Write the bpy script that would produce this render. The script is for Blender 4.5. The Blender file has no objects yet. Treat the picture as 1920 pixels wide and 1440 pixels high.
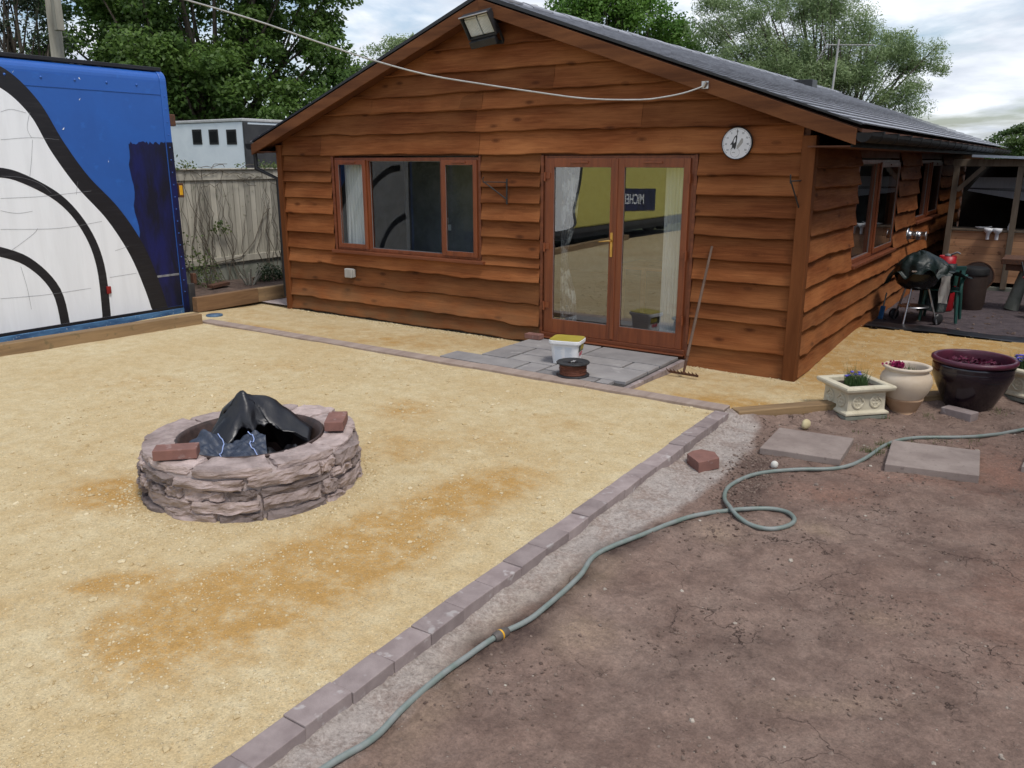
import bpy, math, random
import numpy as np
from mathutils import Vector, Matrix
random.seed(7); rng=np.random.default_rng(11)
PI=math.pi
SC=bpy.context.scene
COL=SC.collection
# ------------------------------------------------------------------ camera
CAMH=2.1; FPX=1535.93; YAW=-0.597127; PITCH=0.265258
cd=bpy.data.cameras.new('camera'); cam=bpy.data.objects.new('camera',cd); COL.objects.link(cam)
cd.sensor_width=36; cd.lens=36*FPX/1920; cd.clip_start=.05; cd.clip_end=2000
cam.location=(0,0,CAMH); cam.rotation_euler=(PI/2-PITCH,0,-YAW); SC.camera=cam
# ------------------------------------------------------------------ world, sun, exposure
SUN_EL=math.radians(60); SUN_AZ=math.radians(112)      # azimuth clockwise from +Y
w=bpy.data.worlds.new('World'); SC.world=w; w.use_nodes=True
def world():
    nt=w.node_tree; nt.nodes.clear(); N=nt.nodes.new; L=nt.links.new
    out=N('ShaderNodeOutputWorld'); bg=N('ShaderNodeBackground'); bg.inputs[1].default_value=.115
    sky=N('ShaderNodeTexSky'); sky.sky_type='NISHITA'; sky.sun_disc=False; sky.sun_elevation=SUN_EL; sky.sun_rotation=SUN_AZ
    sky.dust_density=2; sky.ozone_density=1.5
    tc=N('ShaderNodeTexCoord'); sep=N('ShaderNodeSeparateXYZ'); L(tc.outputs['Generated'],sep.inputs[0])
    ad=N('ShaderNodeMath'); ad.operation='MAXIMUM'; ad.inputs[1].default_value=0; L(sep.outputs[2],ad.inputs[0])
    a2=N('ShaderNodeMath'); a2.operation='ADD'; a2.inputs[1].default_value=.16; L(ad.outputs[0],a2.inputs[0])
    dv=N('ShaderNodeVectorMath'); dv.operation='DIVIDE'; cb=N('ShaderNodeCombineXYZ')
    for i in range(2): L(a2.outputs[0],cb.inputs[i])
    cb.inputs[2].default_value=1; L(tc.outputs['Generated'],dv.inputs[0]); L(cb.outputs[0],dv.inputs[1])
    mp=N('ShaderNodeMapping'); mp.inputs['Scale'].default_value=(1,1,.6); mp.inputs['Location'].default_value=(3.1,1.7,0); L(dv.outputs[0],mp.inputs[0])
    n1=N('ShaderNodeTexNoise'); n1.inputs['Scale'].default_value=1.3; n1.inputs['Detail'].default_value=8; n1.inputs['Roughness'].default_value=.56; n1.inputs['Distortion'].default_value=.3; L(mp.outputs[0],n1.inputs[0])
    r1=N('ShaderNodeValToRGB'); r1.color_ramp.elements[0].position=.40; r1.color_ramp.elements[1].position=.55; L(n1.outputs['Fac'],r1.inputs[0])
    n2=N('ShaderNodeTexNoise'); n2.inputs['Scale'].default_value=2.2; n2.inputs['Detail'].default_value=7; L(mp.outputs[0],n2.inputs[0])
    r2=N('ShaderNodeValToRGB'); e=r2.color_ramp.elements; e[0].position=.35; e[0].color=(4.1,4.5,5.2,1); e[1].position=.66; e[1].color=(7.0,7.3,7.7,1); L(n2.outputs['Fac'],r2.inputs[0])
    mx=N('ShaderNodeMix'); mx.data_type='RGBA'; L(r1.outputs[0],mx.inputs[0]); L(sky.outputs[0],mx.inputs[6]); L(r2.outputs[0],mx.inputs[7])
    L(mx.outputs[2],bg.inputs[0]); L(bg.outputs[0],out.inputs[0])
world()
sd=bpy.data.lights.new('sun','SUN'); sd.energy=1.5; sd.angle=math.radians(13); sd.color=(1,.96,.9)
so=bpy.data.objects.new('sun',sd); COL.objects.link(so); so.location=(0,-10,30)
_d=Vector((math.sin(SUN_AZ)*math.cos(SUN_EL),math.cos(SUN_AZ)*math.cos(SUN_EL),math.sin(SUN_EL)))
so.rotation_euler=(-_d).to_track_quat('-Z','Y').to_euler()
SC.view_settings.view_transform='Standard'; SC.view_settings.look='None'; SC.view_settings.gamma=1; SC.view_settings.exposure=.47
# ------------------------------------------------------------------ pixel -> real place helpers (survey of the photograph)
cy,sy=math.cos(YAW),math.sin(YAW); cp,sp=math.cos(PITCH),math.sin(PITCH)
FW=np.array([sy*cp,cy*cp,-sp]); RT=np.array([cy,-sy,0.]); UP=np.cross(RT,FW); CC=np.array([0,0,CAMH])
def ray(a,b): return RT*((a-960)/FPX)+UP*(-(b-720)/FPX)+FW
def G(a,b,z=0.): d=ray(a,b); return CC+d*((z-CAMH)/d[2])
def PY(a,b,Y): d=ray(a,b); return CC+d*(Y/d[1])
def PX(a,b,X): d=ray(a,b); return CC+d*(X/d[0])
def W(a,b,t): return CC+ray(a,b)*t
# ------------------------------------------------------------------ numpy noise
def _h(ix,iy,s):
    n=(ix.astype(np.int64)*374761393+iy.astype(np.int64)*668265263+s*982451653)&0xffffffff
    n=((n^(n>>13))*1274126177)&0xffffffff
    return ((n^(n>>16))&0xffffff)/float(0xffffff)
def vn(x,y,s=0):
    x=np.asarray(x,float); y=np.asarray(y,float); ix=np.floor(x); iy=np.floor(y); fx=x-ix; fy=y-iy
    fx=fx*fx*(3-2*fx); fy=fy*fy*(3-2*fy)
    a=_h(ix,iy,s); b=_h(ix+1,iy,s); c=_h(ix,iy+1,s); d=_h(ix+1,iy+1,s)
    return (a*(1-fx)+b*fx)*(1-fy)+(c*(1-fx)+d*fx)*fy
def fbm(x,y,s=0,o=4):
    t=0;a=.5;x=np.asarray(x,float);y=np.asarray(y,float)
    for i in range(o): t=t+a*vn(x*2**i,y*2**i,s+i*17); a*=.5
    return t/(1-.5**o)
# ------------------------------------------------------------------ mesh helpers
def woff(p):
    v=Vector((0,0,0))
    while p is not None: v=v+p.location; p=p.parent
    return v
class MB:
    def __init__(s): s.v=[]; s.f=[]; s.m=[]; s.t=[]; s.sm=[]
    def add(s,vs,fs,m=0,M=None,tone=1.,smooth=False):
        o=len(s.v)
        for p in vs:
            p=Vector(p)
            if M is not None: p=M@p
            s.v.append(p); s.t.append(tone)
        for f in fs: s.f.append([i+o for i in f]); s.m.append(m); s.sm.append(smooth)
        return s
    def box(s,x0,x1,y0,y1,z0,z1,m=0,M=None,tone=1.):
        vs=[(x,y,z) for z in (z0,z1) for x,y in ((x0,y0),(x1,y0),(x1,y1),(x0,y1))]
        return s.add(vs,[(3,2,1,0),(4,5,6,7),(0,1,5,4),(1,2,6,5),(2,3,7,6),(3,0,4,7)],m,M,tone)
    def bar(s,a,b,wx,wz,m=0,tone=1.,roll=0):
        a=Vector(a); b=Vector(b); d=b-a; q=d.to_track_quat('Y','Z').to_matrix().to_4x4()
        return s.box(-wx/2,wx/2,0,d.length,-wz/2,wz/2,m,Matrix.Translation(a)@q@Matrix.Rotation(roll,4,'Y'),tone)
    def lathe(s,prof,c=(0,0,0),n=32,m=0,M=None,tone=1.,cap=True,smooth=True):
        vs=[];fs=[]
        for r,z in prof:
            for i in range(n):
                a=2*PI*i/n; vs.append((c[0]+r*math.cos(a),c[1]+r*math.sin(a),c[2]+z))
        for j in range(len(prof)-1):
            for i in range(n): k=(i+1)%n; fs.append((j*n+i,j*n+k,(j+1)*n+k,(j+1)*n+i))
        s.add(vs,fs,m,M,tone,smooth)
        if cap:
            for j,rev in ((0,True),(len(prof)-1,False)):
                if prof[j][0]>1e-4:
                    ring=[vs[j*n+i] for i in range(n)]
                    s.add(ring,[list(range(n))[::-1] if rev else list(range(n))],m,M,tone)
        return s
    def tube(s,pts,r,n=8,m=0,tone=1.,cap=True,M=None):
        pts=[Vector(p) for p in pts]; rs=r if isinstance(r,(list,tuple)) else [r]*len(pts); vs=[];fs=[]
        nrm=None
        for i,p in enumerate(pts):
            d=(pts[min(i+1,len(pts)-1)]-pts[max(i-1,0)]).normalized()
            if nrm is None: nrm=d.orthogonal().normalized()
            else: nrm=(nrm-d*nrm.dot(d)).normalized()
            bi=d.cross(nrm)
            for k in range(n): a=2*PI*k/n; vs.append(p+(nrm*math.cos(a)+bi*math.sin(a))*rs[i])
        for i in range(len(pts)-1):
            for k in range(n): q=(k+1)%n; fs.append((i*n+k,i*n+q,(i+1)*n+q,(i+1)*n+k))
        s.add(vs,fs,m,M,tone,True)
        if cap:
            s.add(vs[:n],[list(range(n))[::-1]],m,M,tone); s.add(vs[-n:],[list(range(n))],m,M,tone)
        return s
    def prism(s,poly,y0,y1,axis='Y',m=0,tone=1.,M=None):
        n=len(poly)
        f=(lambda a,b,c:(a,c,b)) if axis=='Y' else ((lambda a,b,c:(c,a,b)) if axis=='X' else (lambda a,b,c:(a,b,c)))
        vs=[f(a,b,y0) for a,b in poly]+[f(a,b,y1) for a,b in poly]
        fs=[list(range(n)),list(range(n,2*n))[::-1]]+[(i,i+n,(i+1)%n+n,(i+1)%n) for i in range(n)]
        return s.add(vs,fs,m,M,tone)
    def build(s,name,mats,parent=None,bevel=0,seg=2,autos=None):
        off=woff(parent)
        me=bpy.data.meshes.new(name); me.from_pydata([tuple(p-off) for p in s.v],[],s.f)
        for mm in (mats if isinstance(mats,(list,tuple)) else [mats]): me.materials.append(mm)
        me.polygons.foreach_set('material_index',s.m); me.polygons.foreach_set('use_smooth',s.sm)
        at=me.attributes.new('tone','FLOAT','POINT'); at.data.foreach_set('value',s.t)
        me.update()
        import bmesh
        bm=bmesh.new(); bm.from_mesh(me); bmesh.ops.recalc_face_normals(bm,faces=bm.faces); bm.to_mesh(me); bm.free()
        o=bpy.data.objects.new(name,me); COL.objects.link(o); o.parent=parent
        if bevel:
            b=o.modifiers.new('bevel','BEVEL'); b.width=bevel; b.segments=seg; b.limit_method='ANGLE'; b.angle_limit=math.radians(40)
        return o
def npmesh(name,V,F,mat,parent=None,attrs={},smooth=False):
    off=np.array(woff(parent)); V=np.asarray(V,np.float32)-off.astype(np.float32); F=np.asarray(F,np.int32)
    me=bpy.data.meshes.new(name); me.vertices.add(len(V)); me.vertices.foreach_set('co',V.ravel())
    k=F.shape[1]; me.loops.add(F.size); me.loops.foreach_set('vertex_index',F.ravel())
    me.polygons.add(len(F)); me.polygons.foreach_set('loop_start',np.arange(0,F.size,k,dtype=np.int32)); me.polygons.foreach_set('loop_total',np.full(len(F),k,np.int32))
    me.polygons.foreach_set('use_smooth',np.full(len(F),smooth)); me.update(calc_edges=True)
    if 'tone' not in attrs: attrs=dict(attrs,tone=np.ones(len(V)))
    for n,a in attrs.items():
        at=me.attributes.new(n,'FLOAT','POINT'); at.data.foreach_set('value',np.asarray(a,np.float32).ravel())
    for mm in (mat if isinstance(mat,(list,tuple)) else [mat]): me.materials.append(mm)
    o=bpy.data.objects.new(name,me); COL.objects.link(o); o.parent=parent
    return o
def thing(name,label,cat,loc=(0,0,0),group=None):
    o=bpy.data.objects.new(name,None); COL.objects.link(o); o.location=loc; o.empty_display_size=.1
    return tag(o,label,cat,group)
def tag(o,label,cat,group=None):
    o['label']=label; o['category']=cat
    if group: o['group']=group
    return o
def struct(o,label=None,kind='structure'):
    o['kind']=kind
    if label: o['label']=label
    return o
def text_mesh(body,size,depth=.0,bold=0):
    c=bpy.data.curves.new('lettering','FONT'); c.body=body; c.size=size; c.align_x='CENTER'; c.align_y='CENTER'; c.extrude=depth; c.offset=bold
    o=bpy.data.objects.new('lettering',c); COL.objects.link(o)
    dg=bpy.context.evaluated_depsgraph_get(); me=o.evaluated_get(dg).to_mesh()
    vs=[tuple(v.co) for v in me.vertices]; fs=[tuple(p.vertices) for p in me.polygons]
    o.evaluated_get(dg).to_mesh_clear(); bpy.data.objects.remove(o); bpy.data.curves.remove(c)
    return vs,fs
# ------------------------------------------------------------------ materials
class NT:
    def __init__(s,name):
        s.mat=bpy.data.materials.new(name); s.mat.use_nodes=True; s.nt=s.mat.node_tree; s.b=s.nt.nodes['Principled BSDF']; s.out=s.nt.nodes['Material Output']
    def n(s,t,**k):
        o=s.nt.nodes.new('ShaderNode'+t)
        for a,b in k.items(): setattr(o,a,b)
        return o
    def l(s,a,b): s.nt.links.new(a,b)
    def val(s,sock,v):
        if hasattr(v,'is_linked') or isinstance(v,bpy.types.NodeSocket): s.l(v,sock)
        else: sock.default_value=v
    def math(s,op,a,b=0.,c=0.,clamp=False):
        o=s.n('Math',operation=op); o.use_clamp=clamp
        for i,v in enumerate((a,b,c)): s.val(o.inputs[i],v)
        return o.outputs[0]
    def coord(s,scale=(1,1,1),rand=True,loc=(0,0,0)):
        tc=s.n('TexCoord'); v=tc.outputs['Object']
        if rand:
            oi=s.n('ObjectInfo'); m=s.n('VectorMath',operation='SCALE'); cb=s.n('CombineXYZ')
            for i in range(3): s.l(oi.outputs['Random'],cb.inputs[i])
            s.l(cb.outputs[0],m.inputs[0]); m.inputs[3].default_value=37.
            a=s.n('VectorMath',operation='ADD'); s.l(v,a.inputs[0]); s.l(m.outputs[0],a.inputs[1]); v=a.outputs[0]
        mp=s.n('Mapping'); mp.inputs['Scale'].default_value=scale; mp.inputs['Location'].default_value=loc; s.l(v,mp.inputs[0]); return mp.outputs[0]
    def noise(s,vec,scale,detail=5,rough=.55,dist=0):
        o=s.n('TexNoise'); o.inputs['Scale'].default_value=scale; o.inputs['Detail'].default_value=detail; o.inputs['Roughness'].default_value=rough; o.inputs['Distortion'].default_value=dist
        s.l(vec,o.inputs['Vector']); return o.outputs['Fac']
    def vor(s,vec,scale,feature='F1',out='Distance',rnd=1.):
        o=s.n('TexVoronoi',feature=feature); o.inputs['Scale'].default_value=scale; o.inputs['Randomness'].default_value=rnd; s.l(vec,o.inputs['Vector']); return o.outputs[out]
    def ramp(s,fac,a,b,ca=0.,cb_=1.):
        o=s.n('MapRange'); o.inputs[1].default_value=a; o.inputs[2].default_value=b; o.inputs[3].default_value=ca; o.inputs[4].default_value=cb_; s.l(fac,o.inputs[0]); return o.outputs[0]
    def mix(s,fac,a,b,mode='MIX'):
        o=s.n('Mix',data_type='RGBA',blend_type=mode); s.val(o.inputs[0],fac)
        for i,v in ((6,a),(7,b)):
            if isinstance(v,(tuple,list)): v=tuple(v)+(1,) if len(v)==3 else v
            s.val(o.inputs[i],v)
        return o.outputs[2]
    def attr(s,n): o=s.n('Attribute'); o.attribute_name=n; return o.outputs['Fac']
    def mulv(s,col,v):
        o=s.n('VectorMath',operation='SCALE'); s.l(col,o.inputs[0]); s.val(o.inputs[3],v); return o.outputs[0]
    def bump(s,h,strength=.5,dist=.01,prev=None):
        o=s.n('Bump'); o.inputs['Strength'].default_value=strength; o.inputs['Distance'].default_value=dist; s.l(h,o.inputs['Height'])
        if prev is not None: s.l(prev,o.inputs['Normal'])
        return o.outputs[0]
    def fin(s,col,rough=.7,nrm=None,metal=0.,spec=.4,coat=0.):
        if isinstance(col,(tuple,list)): s.b.inputs['Base Color'].default_value=tuple(col)+(1,)
        else: s.l(col,s.b.inputs['Base Color'])
        s.val(s.b.inputs['Roughness'],rough); s.b.inputs['Metallic'].default_value=metal; s.b.inputs['Specular IOR Level'].default_value=spec
        if coat: s.b.inputs['Coat Weight'].default_value=coat; s.b.inputs['Coat Roughness'].default_value=.08
        if nrm is not None: s.l(nrm,s.b.inputs['Normal'])
        return s.mat
def mat(name,c1,c2=None,scale=6,stretch=(1,1,1),rough=.65,bump=.25,bscale=60,bdist=.006,metal=0.,spec=.4,coat=0.,lo=.35,hi=.65,speck=None,toneamt=1,orand=0):
    t=NT(name); c2=c2 or tuple(x*.72 for x in c1); v=t.coord(stretch)
    f=t.ramp(t.noise(v,scale,7,.62,.3),lo,hi); col=t.mix(f,c1,c2)
    if speck:
        sp=t.ramp(t.noise(t.coord(),speck[0],3),.62,.7); col=t.mix(t.math('MULTIPLY',sp,speck[2]),col,speck[1])
    if toneamt: col=t.mulv(col,t.attr('tone'))
    if orand: oi=t.n('ObjectInfo'); col=t.mulv(col,t.ramp(oi.outputs['Random'],0,1,1-orand,1+orand))
    n=t.bump(t.noise(v,bscale,6,.6),bump,bdist) if bump else None
    rr=t.ramp(f,0,1,rough,min(1,rough+.12))
    return t.fin(col,rr,n,metal,spec,coat)
def mat_clad(name,axis,cs):
    t=NT(name); st=(1.1,1.1,22) ; v=t.coord(st,False); g=t.noise(v,1.6,9,.68,.8)
    big=t.noise(t.coord((.8,.8,3),False),1.3,4,.5); fine=t.noise(t.coord((2.2,2.2,110),False),2.,6,.7)
    c=t.mix(t.ramp(g,.3,.7),cs[0],cs[1]); c=t.mix(t.ramp(big,.4,.72,0,.7),c,cs[2])
    c=t.mix(t.ramp(fine,.42,.72,0,.65),c,cs[1])
    kv=t.coord((2.1,2.1,5.5),False); kd=t.vor(kv,1.); kn=t.ramp(kd,.06,.17,1,0); ring=t.math('SINE',t.math('MULTIPLY',kd,110.)); kr=t.math('MULTIPLY',t.ramp(kd,.1,.35,.45,0),t.ramp(ring,.2,1,0,1))
    c=t.mix(t.math('MULTIPLY',kn,.7),c,(.045,.014,.006)); c=t.mix(kr,c,cs[1])
    wz=t.attr('weather'); ww=t.math('MULTIPLY',wz,t.ramp(t.noise(t.coord((1,1,2.5),False),2.2,6),.25,.7),clamp=True)
    c=t.mix(t.math('MULTIPLY',ww,.8),c,(.15,.098,.052))
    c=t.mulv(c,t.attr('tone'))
    n=t.bump(g,.35,.006); n=t.bump(fine,.35,.003,n)
    return t.fin(c,t.ramp(g,.3,.7,.65,.82),n,0,.1)
M={}
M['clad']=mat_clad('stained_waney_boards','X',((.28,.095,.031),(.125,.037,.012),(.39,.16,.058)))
M['post']=mat('stained_post_timber',(.19,.066,.022),(.10,.033,.011),2,(2,2,.25),.65,.3,30,spec=.12)
M['barge']=mat('stained_bargeboard',(.18,.072,.029),(.09,.035,.016),1.6,(.6,.6,5),.65,.3,30,spec=.12)
M['soffit']=mat('stained_soffit',(.12,.04,.015),None,2,(1,1,1),.6,.2)
M['slate']=mat('roof_slate',(.33,.34,.37),(.245,.25,.275),5,(1,1,1),.5,.12,40,.003,0,.45,speck=(22,(.24,.24,.22),.4))
M['black']=mat('black_plastic',(.016,.017,.019),(.03,.03,.032),8,(1,1,1),.38,.1)
M['gutter']=mat('matt_black_gutter',(.010,.010,.011),(.02,.02,.02),8,(1,1,1),.6,.1,spec=.2)
M['upvc']=mat('woodgrain_frame',(.225,.062,.02),(.15,.038,.012),3,(6,6,.6),.36,.12,60,.002,0,.5)
M['upvcsill']=mat('timber_sill',(.20,.06,.023),(.12,.034,.013),3,(.6,6,6),.42,.12,60,.002)
M['gold']=mat('gold_handle',(.75,.48,.16),(.6,.36,.1),20,(1,1,1),.28,0,metal=1.)
M['rubber']=mat('window_gasket',(.02,.02,.02),None,5,(1,1,1),.6,0)
M['bead']=mat('glazing_bead_grey',(.22,.23,.235),(.15,.155,.16),8,(1,1,1),.4,0)
M['plaster']=mat('interior_plaster',(.26,.27,.30),(.16,.165,.19),2.5,(1,1,1),.8,.1)
M['darkint']=mat('interior_dark',(.05,.045,.042),(.03,.028,.026),2,(1,1,1),.8,.1)
M['intfloor']=mat('interior_floor',(.13,.09,.06),(.08,.055,.035),3,(.5,6,1),.5,.1)
M['curtain']=mat('curtain_white',(.78,.79,.78),(.6,.61,.6),4,(14,14,.4),.9,.2)
M['curtain2']=mat('curtain_patterned',(.55,.55,.54),(.12,.12,.13),7,(1,1,1),.9,.2,lo=.45,hi=.55)
M['whitepl']=mat('white_plastic',(.78,.79,.8),(.68,.69,.7),5,(1,1,1),.4,.05)
M['greypl']=mat('grey_plastic',(.42,.41,.38),(.32,.31,.29),6,(1,1,1),.5,.1)
M['rust']=mat('rusty_iron',(.06,.032,.022),(.12,.05,.025),25,(1,1,1),.8,.4,120)
M['steel']=mat('bright_steel',(.62,.62,.63),(.45,.45,.46),9,(1,1,1),.3,.1,metal=1.)
M['blue']=mat('blue_lorry_paint',(.028,.115,.42),(.022,.095,.36),1.3,(1,1,1),.36,.12,9,.006,0,.5,speck=(7,(.03,.15,.52),.4))
M['navy']=mat('navy_brush_paint',(.012,.016,.09),(.008,.009,.022),1.6,(1,3,.8),.4,.3,(12),.004,lo=.38,hi=.6)
M['white']=mat('white_vinyl',(.82,.85,.88),(.72,.745,.77),2.2,(1,3,.35),.42,.05,lo=.42,hi=.8)
M['blackv']=mat('black_vinyl',(.014,.014,.017),(.03,.03,.034),3,(1,.7,14),.45,.05,lo=.5,hi=.8)
M['crackv']=mat('split_vinyl_edge',(.25,.26,.28),(.12,.12,.13),9,(1,1,1),.7,0)
M['yellow']=mat('yellow_lorry_paint',(.64,.58,.15),(.56,.50,.12),1,(1,1,1),.4,.1)
M['railblue']=mat('worn_blue_rail',(.10,.23,.40),(.03,.075,.17),6,(1,.5,2),.4,.2,speck=(30,(.5,.55,.6),.5))
M['amber']=mat('amber_lens',(.75,.42,.03),(.6,.3,.02),10,(1,1,1),.25,0)
M['redlens']=mat('red_lens',(.30,.02,.02),(.2,.015,.015),10,(1,1,1),.25,0)
M['sleeper']=mat('new_sleeper_timber',(.29,.19,.095),(.18,.115,.06),2.2,(5,.5,5),.75,.35,30,.006,speck=(9,(.12,.10,.05),.6))
M['sleeperx']=mat('brown_sleeper_timber',(.23,.13,.062),(.13,.072,.036),2.2,(5,.5,5),.75,.35,30,.006)
M['plank']=mat('dusty_grey_plank',(.36,.285,.24),(.27,.205,.17),2,(.6,5,5),.8,.35,40,.005)
M['paver']=mat('mauve_paver',(.305,.25,.238),(.22,.175,.168),7,(1,1,1),.85,.35,140,.004,speck=(11,(.42,.385,.37),.75),orand=.16)
M['paverred']=mat('red_brick_paver',(.235,.115,.092),(.17,.085,.07),8,(1,1,1),.85,.35,140,.004,speck=(18,(.33,.24,.22),.5))
M['slab']=mat('grey_sandstone_slab',(.285,.27,.262),(.215,.203,.20),3.2,(1,1,1),.8,.35,70,.005,speck=(6,(.36,.345,.33),.6))
M['pinkslab']=mat('weathered_step_slab',(.30,.245,.215),(.215,.17,.15),4,(1,1,1),.88,.4,110,.005,speck=(30,(.17,.13,.11),.6))
M['mortar']=mat('pale_mortar',(.40,.335,.315),(.30,.245,.23),9,(1,1,1),.92,.5,50,.012)
M['stone']=mat('pink_sandstone',(.45,.36,.335),(.25,.195,.178),7,(1,1,2.2),.9,.7,36,.014,speck=(14,(.40,.33,.30),.7))
M['soot']=mat('sooty_rim_steel',(.05,.036,.032),(.11,.07,.06),12,(1,1,1),.45,.3,metal=.5)
M['membrane']=mat('black_membrane',(.008,.008,.010),(.014,.014,.017),5,(1,1,1),.30,.25,30,.006,0,.55)
M['weave']=mat('woven_groundsheet',(.045,.058,.088),(.026,.034,.054),40,(1,6,1),.45,.3,160,.002)
M['bluethread']=mat('blue_marker_thread',(.35,.45,.75),None,5,(1,1,1),.6,0)
M['caststone']=mat('cast_stone_cream',(.60,.55,.42),(.50,.45,.33),5,(1,1,1),.82,.25,120,.003,speck=(20,(.42,.37,.26),.5))
M['terra']=mat('buff_terracotta',(.50,.34,.22),(.40,.25,.15),4,(1,1,1),.8,.2,120,.003)
M['urncream']=mat('chalky_cream_glaze',(.63,.54,.43),(.55,.44,.32),3,(1,1,2),.75,.2,120,.003)
M['pot']=mat('aubergine_glaze',(.007,.004,.008),(.013,.006,.012),4,(1,1,1),.13,.08,20,.003,0,.55,.4)
M['potrim']=mat('plum_glaze_rim',(.10,.022,.04),(.06,.014,.028),9,(1,1,1),.3,.3,90,.003)
M['soil']=mat('potting_soil',(.035,.024,.018),(.06,.042,.03),20,(1,1,1),.95,.8,60,.01)
M['bedsoil']=mat('bed_soil',(.15,.105,.082),(.075,.05,.04),9,(1,1,1),.95,.9,40,.03)
M['joint']=mat('dark_open_joint',(.07,.065,.06),(.045,.04,.038),9,(1,1,1),.95,.4,50,.01)
M['ragedwood']=mat('aged_handle_wood',(.16,.105,.075),(.10,.065,.048),3,(5,5,.5),.8,.3)
M['connector']=mat('dark_connector_plastic',(.11,.095,.085),(.07,.06,.055),9,(1,1,1),.5,.1)
M['hose']=mat('green_hose',(.15,.195,.17),(.22,.24,.23),9,(1,1,1),.42,.1,60,.001,0,.45)
M['copper']=mat('rusty_wire',(.19,.065,.034),(.09,.032,.02),60,(1,1,6),.6,.6,90,.004)
M['bucketlid']=mat('olive_lid',(.42,.34,.045),(.33,.26,.03),6,(1,1,1),.45,.1)
M['labeldark']=mat('dark_label',(.03,.035,.025),(.10,.10,.06),18,(1,1,1),.4,0)
M['labelred']=mat('red_print',(.62,.03,.08),None,4,(1,1,1),.5,0)
M['labelgrey']=mat('pale_blue_print',(.50,.57,.66),(.62,.68,.74),30,(1,1,6),.5,0)
M['fence']=mat('weathered_grey_boards',(.47,.44,.36),(.31,.29,.235),1.8,(5,5,.55),.85,.4,30,.006,speck=(8,(.16,.17,.11),.6))
M['concrete']=mat('old_concrete',(.26,.265,.225),(.15,.16,.125),4,(1,1,1),.9,.4,60,.006)
M['lorrywhite']=mat('pale_lorry_panel',(.74,.80,.82),(.66,.72,.75),2,(1,1,1),.4,.05)
M['lorrydark']=mat('lorry_black',(.03,.03,.032),(.05,.05,.05),4,(1,1,1),.5,.1)
M['lorrygrey']=mat('pale_roof_grey',(.5,.5,.49),(.4,.4,.39),4,(1,1,1),.5,.1)
M['tint']=mat('tinted_pane',(.005,.006,.007),None,3,(1,1,1),.3,0,spec=.12)
M['pole']=mat('weathered_pole',(.30,.285,.23),(.21,.195,.155),3,(4,4,.4),.85,.3)
M['cable']=mat('pale_grey_cable',(.42,.42,.40),(.33,.33,.32),12,(1,1,1),.45,.1)
M['bark']=mat('tree_bark',(.10,.08,.06),(.055,.044,.034),5,(3,3,.6),.9,.7,30,.02)
M['greenchair']=mat('green_garden_plastic',(.02,.085,.07),(.018,.065,.055),6,(1,1,1),.35,.05)
M['cover']=mat('dark_green_cover',(.005,.014,.012),(.003,.009,.008),4,(1,1,1),.42,.5,10,.02)
M['enamel']=mat('black_enamel',(.008,.008,.009),None,4,(1,1,1),.18,.05)
M['gasred']=mat('red_cylinder_paint',(.42,.012,.022),(.34,.012,.018),6,(1,1,1),.35,.1)
M['pinkred']=mat('pink_red_shroud',(.55,.03,.10),(.45,.02,.08),6,(1,1,1),.4,.1)
M['panelpine']=mat('pine_counter_boards',(.60,.33,.175),(.45,.225,.11),2,(.6,6,7),.6,.25,40,.004,speck=(6,(.13,.05,.02),.7))
M['brownbarrel']=mat('brown_barrel',(.045,.027,.021),(.03,.018,.014),5,(1,1,1),.6,.2)
M['tarp']=mat('pale_tarp',(.48,.49,.53),(.40,.41,.45),6,(12,1,1),.5,.3,30,.006)
M['shedtimber']=mat('shed_post_timber',(.20,.155,.11),(.13,.10,.07),3,(5,5,.6),.8,.3)
M['metalroof']=mat('galvanised_sheet',(.42,.46,.52),(.33,.37,.42),5,(1,1,1),.35,.1,metal=.6)
M['bluetool']=mat('blue_tool_plastic',(.03,.13,.30),None,4,(1,1,1),.4,0)
M['orange']=mat('orange_cloth',(.65,.16,.03),None,4,(1,1,1),.7,.1)
M['bluelid']=mat('blue_drain_lid',(.05,.11,.19),(.08,.14,.22),8,(1,1,1),.4,.1)
M['ivystem']=mat('dry_vine_stem',(.085,.07,.052),(.14,.12,.09),14,(1,1,1),.9,.3)
M['petal']=mat('magenta_petal',(.32,.012,.10),(.22,.008,.06),30,(1,1,1),.6,.1)
M['violet']=mat('violet_petal',(.14,.13,.55),(.10,.08,.4),30,(1,1,1),.6,.1)
M['rope']=mat('thin_dark_line',(.03,.03,.03),None,4,(1,1,1),.7,0)
M['grille']=mat('heater_tube_glass',(.8,.83,.8),(.66,.7,.67),8,(1,1,1),.35,.05)
M['rubble']=mat('yellow_limestone',(.55,.47,.28),(.42,.35,.2),6,(1,1,1),.9,.4,60,.006)
M['whitestone']=mat('white_pebble',(.66,.64,.58),(.5,.48,.43),6,(1,1,1),.9,.4,60,.006)
def leafmat(name,c1,c2,tr=.35):
    t=NT(name); c=t.mix(t.attr('tone'),c1,c2); t.fin(c,.5,None,0,.35)
    td=t.n('BsdfTranslucent'); t.l(t.mulv(c,1.5),td.inputs[0]); ms=t.n('MixShader'); ms.inputs[0].default_value=tr
    t.l(t.b.outputs[0],ms.inputs[1]); t.l(td.outputs[0],ms.inputs[2]); t.l(ms.outputs[0],t.out.inputs[0]); return t.mat
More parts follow.
